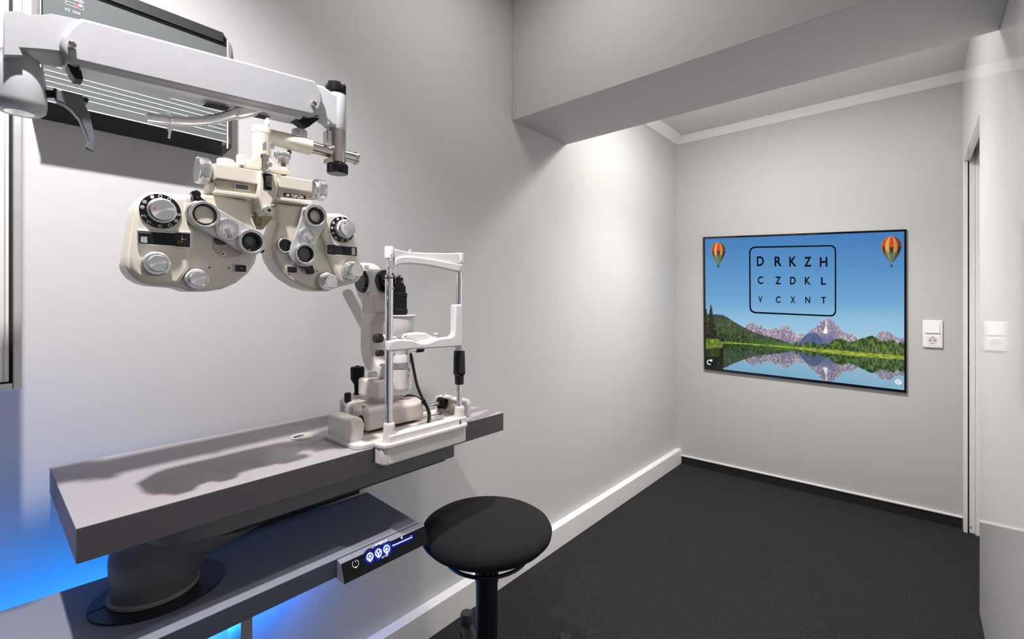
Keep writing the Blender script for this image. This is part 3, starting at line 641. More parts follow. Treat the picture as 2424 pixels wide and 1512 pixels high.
# clamping lever
lv = MB().plate([(134, 210), (197, 225), (199, 238), (205, 254), (212, 267), (219, 296), (225, 325), (225.5, 353), (222, 360), (204, 352), (201, 346), (210, 336), (204, 315), (188, 280), (169, 258), (153, 246), (134, 238)], .395, .377).build('clamp_lever', 'lever', arm, bevel=.004, seg=3)
ba = PX(200, 240, .373); MB().cyl((.367, ba.y, ba.z), (.383, ba.y, ba.z), .004).build('lever_bolt', 'black', lv)
ta = PX(108, 222, .383); tb_ = PX(136, 223, .383)
MB().lathe(ta, tb_-ta, [((tb_-ta).length*i/16, .0062 if i % 2 else .0052) for i in range(17)], 20).build('threaded_stud', mat('brass_dark', (.10, .055, .03), .4, .8), lv)
MB().cyl(PX(127, 223, .383), PX(135, 224, .383), .0095).build('stud_collar', 'black', lv)
# swing handle tube under the arm
tp = [(346, 277, .393), (375, 281, .3935), (410, 285, .394), (450, 287.5, .3945), (490, 285.5, .395), (520, 280, .395), (545, 273, .395), (568, 265, .395), (590, 258, .395), (612, 254, .395)]
tpp = [PX(*p) for p in tp]
tube_ = MB().tube(tpp, [.0088, .0089, .0089, .0089, .0089, .0089, .0092, .0096, .0098, .0096], 24).build('handle_tube', 'alu', arm)
MB().plate([(560, 256), (605, 250), (640, 262), (600, 273), (572, 279), (553, 277)], .405, .383).build('tube_bracket', 'alu', tube_, bevel=.006)
# end casting
EX = .393; ec = PX(797.5, 260, EX); ez = lambda y: PX(797.5, y, EX).z
kk = depth(ec)/F
MB().lathe((ec.x, ec.y, 0), (0, 0, 1), [(ez(309), .0190), (ez(305), .0205), (ez(228), .0205), (ez(224), .0190)], 48).build('end_post', 'armgrey', arm)
MB().plate([(742, 196), (765, 202), (786, 216), (806, 230), (806, 300), (790, 300), (775, 285), (762, 270), (745, 272)], .411, .375).build('end_web', 'armgrey', arm, bevel=.006, seg=4)
MB().loft([[PX(x, y, .409) for x, y in ((752, 272), (764, 268), (792, 291), (776, 300), (760, 294))], [PX(x, y, .377) for x, y in ((736, 272), (764, 270), (792, 291), (774, 300), (750, 290))]]).build('end_flange', 'armgrey', arm, bevel=.004)
def knobv(px, py0, py1, rpx, name, par, m, x=EX, teeth=30, d=.07):
    a_ = PX(px, py0, x); b_ = PX(px, py1, x); k = depth(a_)/F/math.sqrt(1+((px-CX)/F)**2)
    return MB().knurl(a_, Vector((a_.x, a_.y, b_.z)), rpx*k, teeth, d).build(name, m, par)
tk = knobv(795, 223, 199, 24.5, 'top_knob', arm, 'black')
a_ = PX(798, 240, EX); MB().cyl((a_.x, a_.y, ez(236)), (a_.x, a_.y, ez(215)), .0165).build('knob_neck', 'black', tk)
clp = MB(); clp.lathe((ec.x, ec.y, 0), (0, 0, 1), [(ez(386), .0195), (ez(309), .0200)], 48); clo = clp.build('steel_clamp', 'steel', arm)
p0 = PX(776, 352, EX); p1 = PX(797, 352, EX)
MB().plate([(775, 306), (797, 308), (797, 336), (786, 341), (775, 343)], EX+.009, EX-.012).build('clamp_cheek', 'steel', clo, bevel=.002)
MB().plate([(776, 372), (797, 376), (797, 384), (776, 385)], EX+.009, EX-.012).build('clamp_cheek', 'steel', clo, bevel=.002)
s_ = MB(); s_.disc(780, 341, 5.5, EX+.010, EX+.022); s_.build('clamp_pin', 'alu', clo)
rz = PX(790, 362, EX).z; ry0, ry1 = PX(728, 350, EX).y, PX(843, 370, EX).y
rodm = MB().lathe((EX, ry0, rz), (0, 1, 0), [(0, .0135), (.012, .0135), (.0122, .0130), (ry1-ry0-.004, .0130), (ry1-ry0, .0125)], 40).build('cross_rod', 'steel', arm)
MB().lathe((EX, ry1-.004, rz), (0, 1, 0), [(0, .0150), (.005, .0150), (.006, .0135)], 40).build('rod_stop', 'steel', rodm)
bk = knobv(799, 412, 389, 25.5, 'bottom_knob', arm, 'gloss')
MB().cyl((ec.x, ec.y, ez(394)), (ec.x, ec.y, ez(382)), .015).build('knob_neck', 'black', bk)

# ------------------------------------------------------------------ key on the handle tube
kp = PX(399, 286, .394)
key = thing('key', 'silver key on a split ring hung over the bent aluminium tube', 'key', kp)
MB().torus(PX(400, 283, .394), (PX(440, 287, .394)-PX(400, 283, .394)), .0135, .0009, 40, 8).build('key_ring', 'chrome', key)
MB().plate([(397, 294), (408, 295), (410, 306), (405, 313), (403, 328), (397.5, 326), (398.5, 312), (396, 305)], .4032, .401).build('key_blade', 'chrome', key, bevel=.0004)
MB().plate([(402.5, 258), (404, 258), (405, 270), (402, 270)], .409, .4075).build('ring_tag', 'chrome', key)

# ------------------------------------------------------------------ phoropter
FX = .445                                       # front of the two lens batteries
ph = thing('phoropter', 'cream phoropter with two lens batteries full of silver dials hanging from the swing arm', 'phoropter', PX(600, 560, .42))
def P3(pts): return [c3(*p) for p in pts]
def P4(pts): return [c4(*p) for p in pts]
def P5(pts): return [c5(*p) for p in pts]
left = P3([(400,165),(640,180),(900,207),(985,200),(1030,185),(1150,192),(1600,285),(1592,500),(1650,640),(1672,780),(1668,900),(1640,1020),(1560,1140),(1420,1255),(1250,1330),(1060,1360),(840,1358),(720,1315),(560,1300),(400,1288),(280,1255),(180,1195),(112,1110),(90,1040),(112,930),(192,420),(215,320),(260,242),(320,190)])
right = P4([(352,380),(720,425),(790,420),(900,480),(960,485),(1060,495),(1140,520),(1200,580),(1238,660),(1290,960),(1312,1090),(1312,1190),(1290,1240),(1240,1275),(1140,1300),(1030,1330),(930,1368),(800,1362),(650,1318),(500,1225),(400,1125),(330,1010),(305,880),(315,760),(352,660),(365,600)])
lb = MB().plate(left, FX, FX-.062).build('lens_battery', 'cream', ph, bevel=.007, seg=4)
rb = MB().plate(right, FX, FX-.062).build('lens_battery', 'cream', ph, bevel=.007, seg=4)
FP = FX+.010
MB().plate(P3([(150,950),(205,440),(228,345),(268,262),(330,205),(840,235),(815,430),(850,560),(925,640),(925,850),(850,885),(855,1080),(720,1270),(560,1262),(430,1262),(300,1225),(200,1165),(152,1080)]), FP, FX-.002).build('raised_cover', 'cream', lb, bevel=.006, seg=3)
MB().plate(P4([(905,500),(960,500),(1060,510),(1130,532),(1185,590),(1220,665),(1270,960),(1292,1090),(1292,1180),(1235,1250),(1110,1280),(1060,1270),(940,990),(905,840),(850,720)]), FP, FX-.002).build('raised_cover', 'cream', rb, bevel=.006, seg=3)
MB().plate(P4([(318,760),(352,668),(372,600),(390,600),(372,700),(350,780),(345,880),(365,1000),(430,1110),(520,1205),(660,1295),(800,1342),(920,1350),(930,1362),(800,1358),(655,1314),(505,1221),(405,1121),(335,1006),(309,880)]), FX+.002, FX-.002).build('rim_bead', 'tan', rb)
def dial(par, c, r, kc, kr, hgt, n_teeth, texts, kfront=None):
    s_ = MB(); s_.disc(*c, r, FP-.001, FP+.0022); d_ = s_.build('dial_plate', 'gloss', par, bevel=.0006)
    cen = PX(*c, FP+.0022); k = depth(cen)/F
    kn = MB(); R_ = kr*k; kn.knurl((FP+.002, cen.y, cen.z), (FP+.002+hgt*.62, cen.y, cen.z), R_*1.10, n_teeth+16, .03); kn = kn.build('knob_skirt', 'knob', d_)
    MB().lathe((FP+.002+hgt*.60, cen.y, cen.z), (1, 0, 0), [(0, R_*.98), (hgt*.36, R_*.94), (hgt*.40, R_*.90), (hgt*.385, R_*.86), (hgt*.38, .0003)], 56).build('knob_cap', 'cap', kn)
    mk = MB()
    for a_, kind in texts:
        a_ = math.radians(a_); rr = r*k*.865; q_ = Vector((FP+.0024, cen.y+math.cos(a_)*rr, cen.z+math.sin(a_)*rr)); h_ = r*k*.085
        if kind == 'o': mk.lathe(q_, (1, 0, 0), [(0, h_*.75), (.0002, h_*.75), (.0002, h_*1.1), (0, h_*1.1)], 20, closed=True)
        elif kind == '0':
            mk.lathe(q_, (1, 0, 0), [(0, h_*.75), (.0002, h_*.75), (.0002, h_*1.1), (0, h_*1.1)], 20, closed=True); t_ = Vector((0, .6, .8))*h_*.8; w2_ = Vector((0, .8, -.6))*h_*.18
            mk.prism([q_-t_-w2_, q_+t_-w2_, q_+t_+w2_, q_-t_+w2_], (.0002, 0, 0))
        elif kind == '*': mk.lathe(q_, (1, 0, 0), [(0, h_*1.1), (.0002, h_*1.1)], 20)
        elif kind == 'd': mk.lathe(q_, (1, 0, 0), [(0, h_*.4), (.0002, h_*.4), (.0002, h_*1.1), (0, h_*1.1)], 20, closed=True)
        else: mk.txt(kind, q_, Y1, Z1, h_*(1.75 if len(kind) < 3 else 1.45))
    mk.build('symbol_print', 'print', d_)
    return d_, kn, cen, R_
dl, kl, cl_, Rl = dial(lb, c3(507, 402), 40.7, None, 26.6, .016, 44, [(118, '*'), (92, 'o'), (62, 'o'), (150, '0'), (172, '0'), (205, '6\u00b7U'), (232, 'RL'), (268, 'o'), (300, 'o'), (328, 'd'), (355, '50')])
e = MB(); e.box(FP+.0172, FP+.0182, cl_.y-Rl*.72, cl_.y-Rl*.52, cl_.z+.0002, cl_.z+.0024); e.build('red_mark', 'red', kl)
dr, kr_, cr_, Rr = dial(rb, c4(1092, 676), 30.5, None, 20, .024, 40, [(118, '*'), (92, 'o'), (62, 'o'), (150, '0'), (178, '0'), (205, '101'), (232, 'CL'), (268, 'o'), (300, 'o')])
e = MB(); e.cyl((FP+.026, cr_.y-Rr*.42, cr_.z+Rr*.55), (FP+.0276, cr_.y-Rr*.42, cr_.z+Rr*.55), .0009); e.build('dot_mark', 'ink', kr_)
def window(par, pts, pts_in, sub):
    f_ = MB().plate(pts, FP+.004, FP-.001).build('power_window', 'alu', par, bevel=.001)
    MB().plate(pts_in, FP+.0046, FP+.003).build('window_glass', 'gloss', f_)
    for m_, nm, pp_ in sub: MB().plate(pp_, FP+.0050, FP+.0042).build(nm, m_, f_)
    return f_
wl = window(lb, P3([(225,622),(665,650),(685,640),(875,655),(872,845),(680,838),(660,822),(232,798)]), P3([(240,640),(660,664),(690,656),(858,670),(856,832),(690,824),(655,808),(246,785)]),
    [('sticker', 'scale_print', P3([(268, 702), (345, 708), (345, 780), (268, 772)])), ('grille', 'window_edging', P3([(250, 650), (395, 660), (395, 668), (250, 658)])), ('dark', 'drum_slot', P3([(395, 650), (680, 668), (680, 815), (395, 795)]))])
mk = MB()
for x, y, t_ in ((760, 707, '1'), (763, 736, '0'), (783, 738, '0'), (805, 740, '0')): mk.txt(t_, PX(*c3(x, y), FP+.0052), Y1, Z1, .0026 if y < 738 else .0016)
mk.build('digit_print', 'print', wl)
mk = MB()
for x, y, t_ in ((718, 760, '0'), (740, 763, '0'), (762, 765, '0'), (720, 790, '7')): mk.txt(t_, PX(*c3(x, y), FP+.0052), Y1, Z1, .0022)
mk.build('orange_print', 'orange', wl)
wr_ = window(rb, P4([(913,835),(1010,842),(1020,848),(1258,868),(1258,980),(1020,962),(1008,968),(913,958)]), P4([(919,842),(1008,849),(1022,856),(1250,875),(1250,972),(1022,955),(1006,960),(919,950)]),
    [('sticker', 'scale_print', P4([(1195, 880), (1232, 884), (1232, 962), (1195, 958)])), ('dark', 'drum_slot', P4([(1018, 860), (1165, 872), (1165, 962), (1018, 952)]))])
mk = MB()
for x, y, t_ in ((942, 915, '0'), (956, 917, '0'), (968, 914, '1')): mk.txt(t_, PX(*c4(x, y), FP+.0052), Y1, Z1, .0022)
mk.build('orange_print', 'orange', wr_)
def sknob(par, c, ro_, ri_, h1, h2, base=FP):
    cen = PX(*c, base); k = depth(cen)/F
    a_ = MB().knurl((base-.001, cen.y, cen.z), (base+h1, cen.y, cen.z), ro_*k, 60, .03).build('adjusting_knob', 'knob', par)
    MB().lathe((base+h1-.001, cen.y, cen.z), (1, 0, 0), [(0, ri_*k*1.16), (h2*.4, ri_*k*1.12), (h2, ri_*k*1.02), (h2+.0006, ri_*k*.95), (h2-.0002, ri_*k*.92), (h2-.0004, .0003)], 56).build('knob_cap', 'cap', a_)
sknob(lb, c3(440, 1032), 28.5, 19, .011, .010); sknob(lb, c3(920, 1218), 25, 18, .011, .010, FX)
sknob(rb, c4(1165, 1140), 22.5, 15.5, .011, .024); sknob(rb, c4(890, 1262), 21.5, 15, .011, .022, FX)
def swin(par, a_, b_):
    (x0, y0), (x1, y1) = a_, b_; f_ = MB().plate([(x0, y0), (x1, y0+1), (x1, y1+1), (x0, y1)], FX+.003, FX-.001).build('axis_window', 'alu', par, bevel=.0008)
    MB().plate([(x0+1.7, y0+1.7), (x1-1.7, y0+2.7), (x1-1.7, y1-.7), (x0+1.7, y1-1.7)], FX+.0034, FX+.002).build('window_glass', 'gloss', f_)
    return f_
w1 = swin(lb, c3(1385, 1032), c3(1536, 1130)); mk = MB(); mk.txt('20', PX(*c3(1470, 1084), FX+.004), Y1, Z1, .0028); mk.build('orange_print', 'orange', w1)
swin(rb, c4(470, 1083), c4(590, 1165))
for pts in ((1088, 1073), (1322, 1078)): s_ = MB(); s_.disc(*c3(*pts), 1.8, FX-.001, FX+.0006); s_.build('pin_hole', 'dark', lb)
for pts in ((636, 1135), (805, 1138)): s_ = MB(); s_.disc(*c4(*pts), 1.6, FX-.001, FX+.0006); s_.build('pin_hole', 'dark', rb)
# screw plate behind the left turret
spl = MB().plate(P3([(1125,705),(1240,690),(1420,820),(1500,905),(1440,935),(1290,948),(1200,920),(1140,850)]), FX+.003, FX-.001).build('screw_plate', 'tan', lb, bevel=.001)
s_ = MB(); s_.disc(*c3(1262, 912), 5.2, FX+.002, FX+.005); s = s_.build('screw', 'chrome', spl, bevel=.0006); s_ = MB(); s_.disc(*c3(1258, 912), 2.4, FX+.0045, FX+.0056); s_.build('screw_socket', 'dark', s)
MB().plate(P3([(1140,730),(1165,715),(1290,775),(1280,800),(1190,800),(1150,775)]), FX+.005, FX+.002).build('hinge_bracket', mat('dark_bronze', (.06, .05, .045), .4), spl, bevel=.001)
# lens turrets
T0, T1 = FX+.010, FX+.020
def ticks(b, c, r0, r1, a0, a1, n, x, w_=.5, long=0):
    cen = PX(*c, x); k = depth(cen)/F
    for i in range(n):
        a_ = math.radians(a0+(a1-a0)*i/max(1, n-1)); d_ = Vector((0, math.cos(a_), math.sin(a_))); s_ = Vector((0, -math.sin(a_), math.cos(a_)))*w_*k*.5
        q0 = cen+d_*(r0-(long if i % 5 == 0 else 0))*k; q1 = cen+d_*r1*k; b.prism([q0-s_, q0+s_, q1+s_, q1-s_], (.0003, 0, 0))
def turret(par, arm_pts, dcen, dr_, full):
    tp_ = MB().plate(arm_pts, T1-.003, T0).build('turret_arm', 'aluflat', par, bevel=.002)
    s_ = MB(); s_.disc(*dcen, dr_, T0, T1+.001); d_ = s_.build('axis_dial', 'alu', tp_, bevel=.001)
    s_ = MB(); s_.disc(*dcen, dr_*.86, T1, T1+.0016); s_.build('dial_face', 'aluflat', d_)
    b = MB(); ticks(b, dcen, dr_*.72, dr_*.82, 0, 350, 72, T1+.0014, .55, dr_*.05)
    b.build('tick_marking', 'ink', d_)
    cen = PX(*dcen, T1+.0018); k = depth(cen)/F; b = MB()
    for i, tx in enumerate(('0', '30', '60', '90', '120', '150')*2):
        a_ = math.radians(i*30); b.txt(tx, cen+Vector((0, math.cos(a_), math.sin(a_)))*dr_*.58*k, Y1*math.sin(a_)-Z1*math.cos(a_), Y1*math.cos(a_)+Z1*math.sin(a_), dr_*.12*k)
    b.build('digit_print', 'ink', d_)
    s_ = MB(); s_.disc(*dcen, dr_*.20, T1+.001, T1+.005); s_.build('centre_nut', 'chrome', d_, bevel=.0008)
    b = MB()
    for a_ in (-8, 172):
        a_ = math.radians(a_); b.lathe(cen+Vector((0, math.cos(a_), math.sin(a_)))*dr_*1.02*k, (1, 0, 0), [(0, dr_*.08*k), (.0004, dr_*.08*k)], 8)
    b.build('orange_dot', 'orange', d_)
    return tp_
tl_ = turret(lb, P3([(880,560),(850,470),(1000,300),(1190,370),(1420,500),(1560,585),(1640,640),(1720,760),(1640,880),(1470,880),(1400,855),(1290,775),(1180,720),(1000,620)]), c3(1310, 617), 26, None)
def lensring(par, c, ro_, rm_, ri_, x0, x1, name, marks=True, mirror=None):
    r_ = MB(); r_.ann(*c, ro_, rm_, x0, x1); r_ = r_.build(name, 'alu', par, bevel=.0012)
    b = MB(); b.ann(*c, rm_+.2, ri_, x0+.001, x1-.0012); b.build('inner_ring', 'black', r_)
    b = MB(); b.ann(*c, ro_*.97, ro_*.93, x1-.0002, x1+.0004); b.build('rim_groove', 'grille', r_)
    if marks:
        b = MB(); ticks(b, c, rm_+(ro_-rm_)*.35, rm_+(ro_-rm_)*.75, *marks, x1, .6); b.build('tick_marking', 'ink', r_)
    return r_
R1 = lensring(tl_, c3(1035, 443), 31.5, 25, 21, T0-.002, T1+.003, 'open_lens_ring', (20, 380, 10))
b = MB(); b.disc(*c3(1035, 443), 22.5, T0+.004, T0+.0075); b.build('lens_opening', 'cream', R1)
b = MB(); b.ann(*c3(1005, 441), 33.5, 30, FX, T0+.004); b.build('backing_ring', 'alu', R1, bevel=.0015)
for a_ in (172, 4):
    cen = PX(*c3(1035, 443), T1); k = depth(cen)/F; a_ = math.radians(a_); q_ = cen+Vector((.002, math.cos(a_)*30*k, math.sin(a_)*30*k)); s_ = MB(); s_.cyl(q_-Z1*.005, q_+Z1*.005, .0012); s_.build('retaining_clip', 'chrome', R1)
b = MB()
for a_ in (228, 305): a_ = math.radians(a_); b.lathe(PX(*c3(1035, 443), T1+.0020)+Vector((0, math.cos(a_), math.sin(a_)))*22.5*k, (1, 0, 0), [(0, .0011), (.0005, .0011)], 8)
b.build('orange_dot', 'orange', R1)
R2 = lensring(tl_, c3(1598, 768), 30, 22.5, 17, T0-.002, T1+.006, 'cross_cylinder_ring', (95, 260, 20))
b = MB(); b.ann(*c3(1585, 765), 16, 13, T0, T1+.001); b.build('lens_barrel', 'black', R2)
b = MB(); b.disc(*c3(1594, 768), 21, T0+.004, T0+.0078); b.build('lens_glass', 'lens', R2)
b = MB(); b.disc(*c3(1562, 752), 8.5, T0+.0074, T0+.0081); b.build('lens_coating', 'lensgrey', R2)
b = MB(); ck_ = PX(*c3(1565, 862), T1+.0055); b.prism([ck_+Vector((0, -.0015, .0012)), ck_+Vector((0, .0015, .0012)), ck_+Vector((0, 0, -.0016))], (.0006, 0, 0)); b.build('orange_arrow', 'orange', R2)
b = MB(); b.disc(*c3(1715, 875), 5, T0-.002, T0+.003); b.build('ring_lug', 'black', R2)
# black flip lever of the left battery
fl_ = MB().plate(P3([(905,210),(975,215),(1005,250),(1060,285),(960,290),(880,330),(860,315),(890,270)]), T0+.002, FX).build('flip_lever', 'gloss', lb, bevel=.001)
s_ = MB(); s_.disc(*c3(938, 195), 9.6, FX, T0+.006); s_.build('lever_knob', 'gloss', fl_, bevel=.003)
tr_ = turret(rb, P4([(640,500),(650,430),(760,400),(880,440),(920,560),(880,660),(840,740),(805,830),(800,960),(740,1060),(640,1090),(530,1030),(500,960),(520,850),(570,720),(610,600)]), c4(698, 752), 20.5, None)
R3 = lensring(tr_, c4(795, 525), 28, 20.5, 14, T0-.002, T1+.006, 'cross_cylinder_ring', (-100, 60, 20))
b = MB(); b.disc(*c4(795, 527), 16.5, T0+.004, T0+.0075); b.build('lens_opening', 'cream', R3)
b = MB(); b.ann(*c4(793, 535), 15.5, 13.2, FX, T0+.004); b.build('lens_barrel', 'black', R3)
b = MB(); ck_ = PX(*c4(822, 440), T1+.0055); b.prism([ck_+Vector((0, -.0017, -.0012)), ck_+Vector((0, .0017, -.0012)), ck_+Vector((0, 0, .0018))], (.0006, 0, 0)); b.build('orange_arrow', 'orange', R3)
R4 = lensring(tr_, c4(680, 950), 25.5, 19.5, 16.5, T0-.002, T1+.006, 'prism_ring', (10, 340, 12))
b = MB(); b.disc(*c4(679, 950), 18.5, T0+.004, T0+.0080); b.build('lens_glass', mat('smoke_glass', (.075, .072, .07), .08, coat=.5), R4)
b = MB(); b.ann(*c4(650, 958), 27.5, 24, FX, T0+.004); b.build('backing_ring', 'alu', R4, bevel=.0015)
b = MB(); b.lathe(PX(*c4(597, 993), T1+.0065), (1, 0, 0), [(0, .0013), (.0005, .0013)], 8); b.build('orange_dot', 'orange', R4)
MB().plate(P4([(620,1090),(700,1100),(760,1075),(770,1110),(782,1130),(778,1165),(750,1178),(715,1172),(700,1130),(660,1110)]), T0+.002, FX).build('flip_lever', 'gloss', rb, bevel=.002)
ap = MB(); ap.ann(*c4(455, 853), 18, 14.5, FX-.002, FX+.006); ap = ap.build('eye_aperture', 'alu', rb, bevel=.001)
s_ = MB(); s_.disc(*c4(455, 853), 15, FX-.002, FX+.002); s_.build('aperture_glass', mat('aperture_dark', (.01, .008, .012), .08), ap)
# cross bar carrying both batteries
CB = .457
def bar(pts, xf, xb, name, m, par, bv=.0015): return MB().plate(P5(pts), xf, xb).build(name, m, par, bevel=bv)
bh = bar([(385,612),(1020,722),(1020,905),(420,812),(398,830)], CB, CB-.050, 'bar_housing', 'cream', ph, .002)
bar([(420,835),(1005,905),(990,1045),(400,975)], CB-.006, CB-.046, 'bar_face', 'tan', bh)  # recessed face: its shade is put in as a darker tan
bar([(402,970),(985,1040),(1000,1105),(400,1028)], CB, CB-.050, 'bar_ledge', 'cream', bh, .002)
bar([(385,640),(420,825),(402,1030),(392,1030),(330,1020),(330,880),(385,870)], CB-.012, CB-.046, 'bar_end', 'cream', bh)
bar([(1235,770),(1735,850),(1735,1010),(1255,940)], CB, CB-.050, 'bar_housing', 'cream', ph, .002)
bar([(1252,945),(1735,1015),(1735,1125),(1250,1085)], CB-.006, CB-.046, 'bar_face', 'tan', bh)
bar([(1235,1075),(1735,1120),(1728,1180),(1235,1120)], CB, CB-.050, 'bar_ledge', 'cream', bh, .002)
cbk = bar([(1005,720),(1245,760),(1262,950),(1245,1080),(1190,1140),(1175,1200),(1130,1320),(1075,1320),(1040,1250),(1010,1110),(985,1040),(1000,900)], CB+.007, CB-.045, 'centre_block', 'cream', ph, .003)
bar([(1058,750),(1172,765),(1172,985),(1060,972)], CB+.0076, CB+.004, 'bubble_slot', 'dark', cbk, 0)
lvl = bar([(1085,775),(1172,785),(1172,940),(1110,930),(1095,900)], CB+.011, CB+.004, 'slot_rail', mat('dark_steel', (.16, .16, .17), .3, .9), cbk)
for x, y in ((1080, 820), (1126, 885)): s_ = MB(); s_.disc(*c5(x, y), 2.6, CB+.010, CB+.0118); s_.build('rail_hole', 'dark', lvl)
vl = bar([(1040,475),(1100,480),(1140,500),(1130,700),(1165,750),(1062,750),(1040,690)], CB+.016, CB+.008, 'vertical_lever', 'steel', cbk)
for x, y, r_ in ((1150, 628), (1138, 722)) and ((1150, 628, 6.2), (1138, 724, 5.2)): s_ = MB(); s_.disc(x=0, y=0) if False else s_.disc(*c5(x, y), r_, CB+.010, CB+.022); s_.build('lever_roller', 'alu', vl, bevel=.001)
bar([(1058,345),(1075,312),(1100,318),(1108,430),(1062,440)], CB+.018, CB+.014, 'index_plate', 'alu', vl, .0006)
bar([(1152,330),(1216,324),(1210,420),(1150,415)], CB+.012, CB+.009, 'index_plate', 'alu', vl, .0006)
scp = bar([(672,880),(880,905),(870,990),(665,965)], CB-.0045, CB-.008, 'scale_window', 'cream', bh, .0006)
bar([(685,897),(855,917),(850,980),(682,960)], CB-.0042, CB-.007, 'scale_face', mat('scale_grey', (.24, .25, .25), .4), scp, 0)
mk = MB()
for i, tx in enumerate(('50', '60', '66', '70')): mk.txt(tx, PX(*c5(700+42*i, 920+5*i), CB-.0038), Y1, Z1, .0028)
ticks
for i in range(22): q_ = PX(*c5(692+7.2*i, 950+.85*i), CB-.0038); mk.prism([q_+Vector((0, -.0001, 0)), q_+Vector((0, .0001, 0)), q_+Vector((0, .0001, .0018 if i % 5 else .003)), q_+Vector((0, -.0001, .0018 if i % 5 else .003))], (.0002, 0, 0))
mk.build('digit_print', 'ink', scp)
npl = bar([(1340,1017),(1640,1058),(1640,1106),(1340,1068)], CB-.0040, CB-.008, 'name_plate', mat('plate_brown', (.028, .022, .020), .35), bh, .0004)
mk = MB(); pa, pb = PX(*c5(1520, 1068), CB-.0034), PX(*c5(1602, 1080), CB-.0034); tdir = (PX(*c5(1640, 1082), CB)-PX(*c5(1340, 1042), CB)).normalized()
mk.txt('TOPCON', pa, tdir, Vector((0, -tdir.z, tdir.y)), .0062, (PX(*c5(1605, 1080), CB)-PX(*c5(1440, 1058), CB)).length, bold=.02)
for k in range(2):
    o_ = PX(*c5(1388+22*k, 1050+3*k), CB-.0036)
    mk.prism([o_+Vector((0, -.0034, -.0024)), o_+Vector((0, -.0012, .0024)), o_+Vector((0, .0022, .0026)), o_+Vector((0, .0006, .0010)), o_+Vector((0, .0002, -.0022)), o_+Vector((0, -.0012, -.0006))], (.0003, 0, 0))
mk.build('lettering', 'print', npl)
for x, y in ((437, 885), (1712, 1072)): s_ = MB(); s_.disc(*c5(x, y), 2.6, CB-.008, CB-.004); s_.build('screw', 'steel', bh)
# end knobs of the bar
kc0 = PX(505, 409, CB-.026); kc1 = PX(742, 448, CB-.026)
def yknob(c_, sgn, L0, L1, r_, name):
    a_ = MB().lathe(c_, (0, sgn, 0), [(0, r_*.66), (L0, r_*.76)], 40).build(name, 'knob', ph)
    MB().knurl(c_+Y1*sgn*L0, c_+Y1*sgn*(L0+L1), r_, 40, .06, .05).build('knob_grip', 'knob', a_)
yknob(kc0, -1, .008, .018, .0235, 'distance_knob'); yknob(kc1, 1, .003, .018, .0235, 'distance_knob')
# top bracket and hanger
bar([(683,600),(720,585),(860,600),(985,480),(1055,475),(1150,540),(1265,660),(1385,690),(1415,710),(1410,755),(1290,745),(1180,715),(1060,690),(820,672),(690,655)], CB-.010, CB-.030, 'top_bracket', 'cream', ph, .003)
tb_o = bar([(700,600),(830,600),(820,670),(690,650)], CB-.006, CB-.045, 'bracket_pad', 'cream', ph, .004)
c_ = PX(*c5(768, 600), CB-.026); MB().cyl(c_-Z1*.002, c_+Z1*.013, .0098).build('pad_button', 'cream', tb_o, bevel=.002)
s_ = MB(); s_.disc(*c5(770, 660), 4, CB-.008, CB-.0052); s_.build('pad_screw', 'steel', tb_o)
c_ = PX(*c5(545, 635), CB-.026); MB().lathe(c_, Z1, [(-.004, .0150), (.008, .0145), (.009, .0135), (.012, .0040), (.013, .0010)], 32).build('level_cap', 'cream', bh)
HXc = CB-.026
hp = PX(618.5, 372, HXc); k = depth(hp)/F/math.sqrt(1+((618-CX)/F)**2)
hzf = lambda y: PX(618.5, y, HXc).z
hpo = MB().lathe((HXc, hp.y, 0), Z1, [(hzf(380), .0168), (hzf(318.5), .0168), (hzf(318), .0163), (hzf(317.5), .0170), (hzf(304), .0170), (hzf(300.5), .0155), (hzf(299), .0100)], 44).build('hanger_post', 'cream', ph)
a0_ = PX(640, 318, HXc+.004); a1_ = PX(735, 355, HXc+.006)
zh = rz
MB().loft([[(HXc+.004+.0125*math.cos(t), hp.y+.008, zh+.012+.010*math.sin(t)) for t in np.linspace(0, 2*PI, 28, endpoint=False)],
           [(EX-.012+.0165*math.cos(t), hp.y+.030, zh+.004+.0155*math.sin(t)) for t in np.linspace(0, 2*PI, 28, endpoint=False)],
           [(EX+.0185*math.cos(t), ry0-.015, zh+.0175*math.sin(t)) for t in np.linspace(0, 2*PI, 28, endpoint=False)],
           [(EX+.0185*math.cos(t), ry0+.005, zh+.0175*math.sin(t)) for t in np.linspace(0, 2*PI, 28, endpoint=False)]]).build('hanger_arm', 'cream', ph, bevel=.003, ang=50)
ku = knobv(709, 327, 308, 18.5, 'clamp_knob', ph, 'alu', EX); q_ = PX(709, 332, EX); MB().cyl(q_-Z1*.008, q_+Z1*.008, .007).build('knob_stem', 'alu', ku)
q_ = PX(*c5(1412, 440), EX); MB().cyl(q_, q_-Z1*.0075, .0042).build('stop_pin', mat('rusty_pin', (.09, .06, .05), .5, .6), ph)
kt = knobv(668.5, 376, 361.5, 20, 'tilt_knob', ph, 'alu', HXc, 30, .07); q_ = PX(671, 376, HXc); MB().cyl(q_, q_-Z1*.010, .0095).build('knob_stem', 'alu', kt)
MB().cyl(q_-Z1*.010, q_-Z1*.034, .0045).build('tilt_spindle', mat('brass_dark2', (.28, .18, .09), .35, .9), kt)
MB().lathe(q_-Z1*.018, -Z1, [(0, .009), (.012, .013)], 28).build('spindle_seat', 'cream', kt)
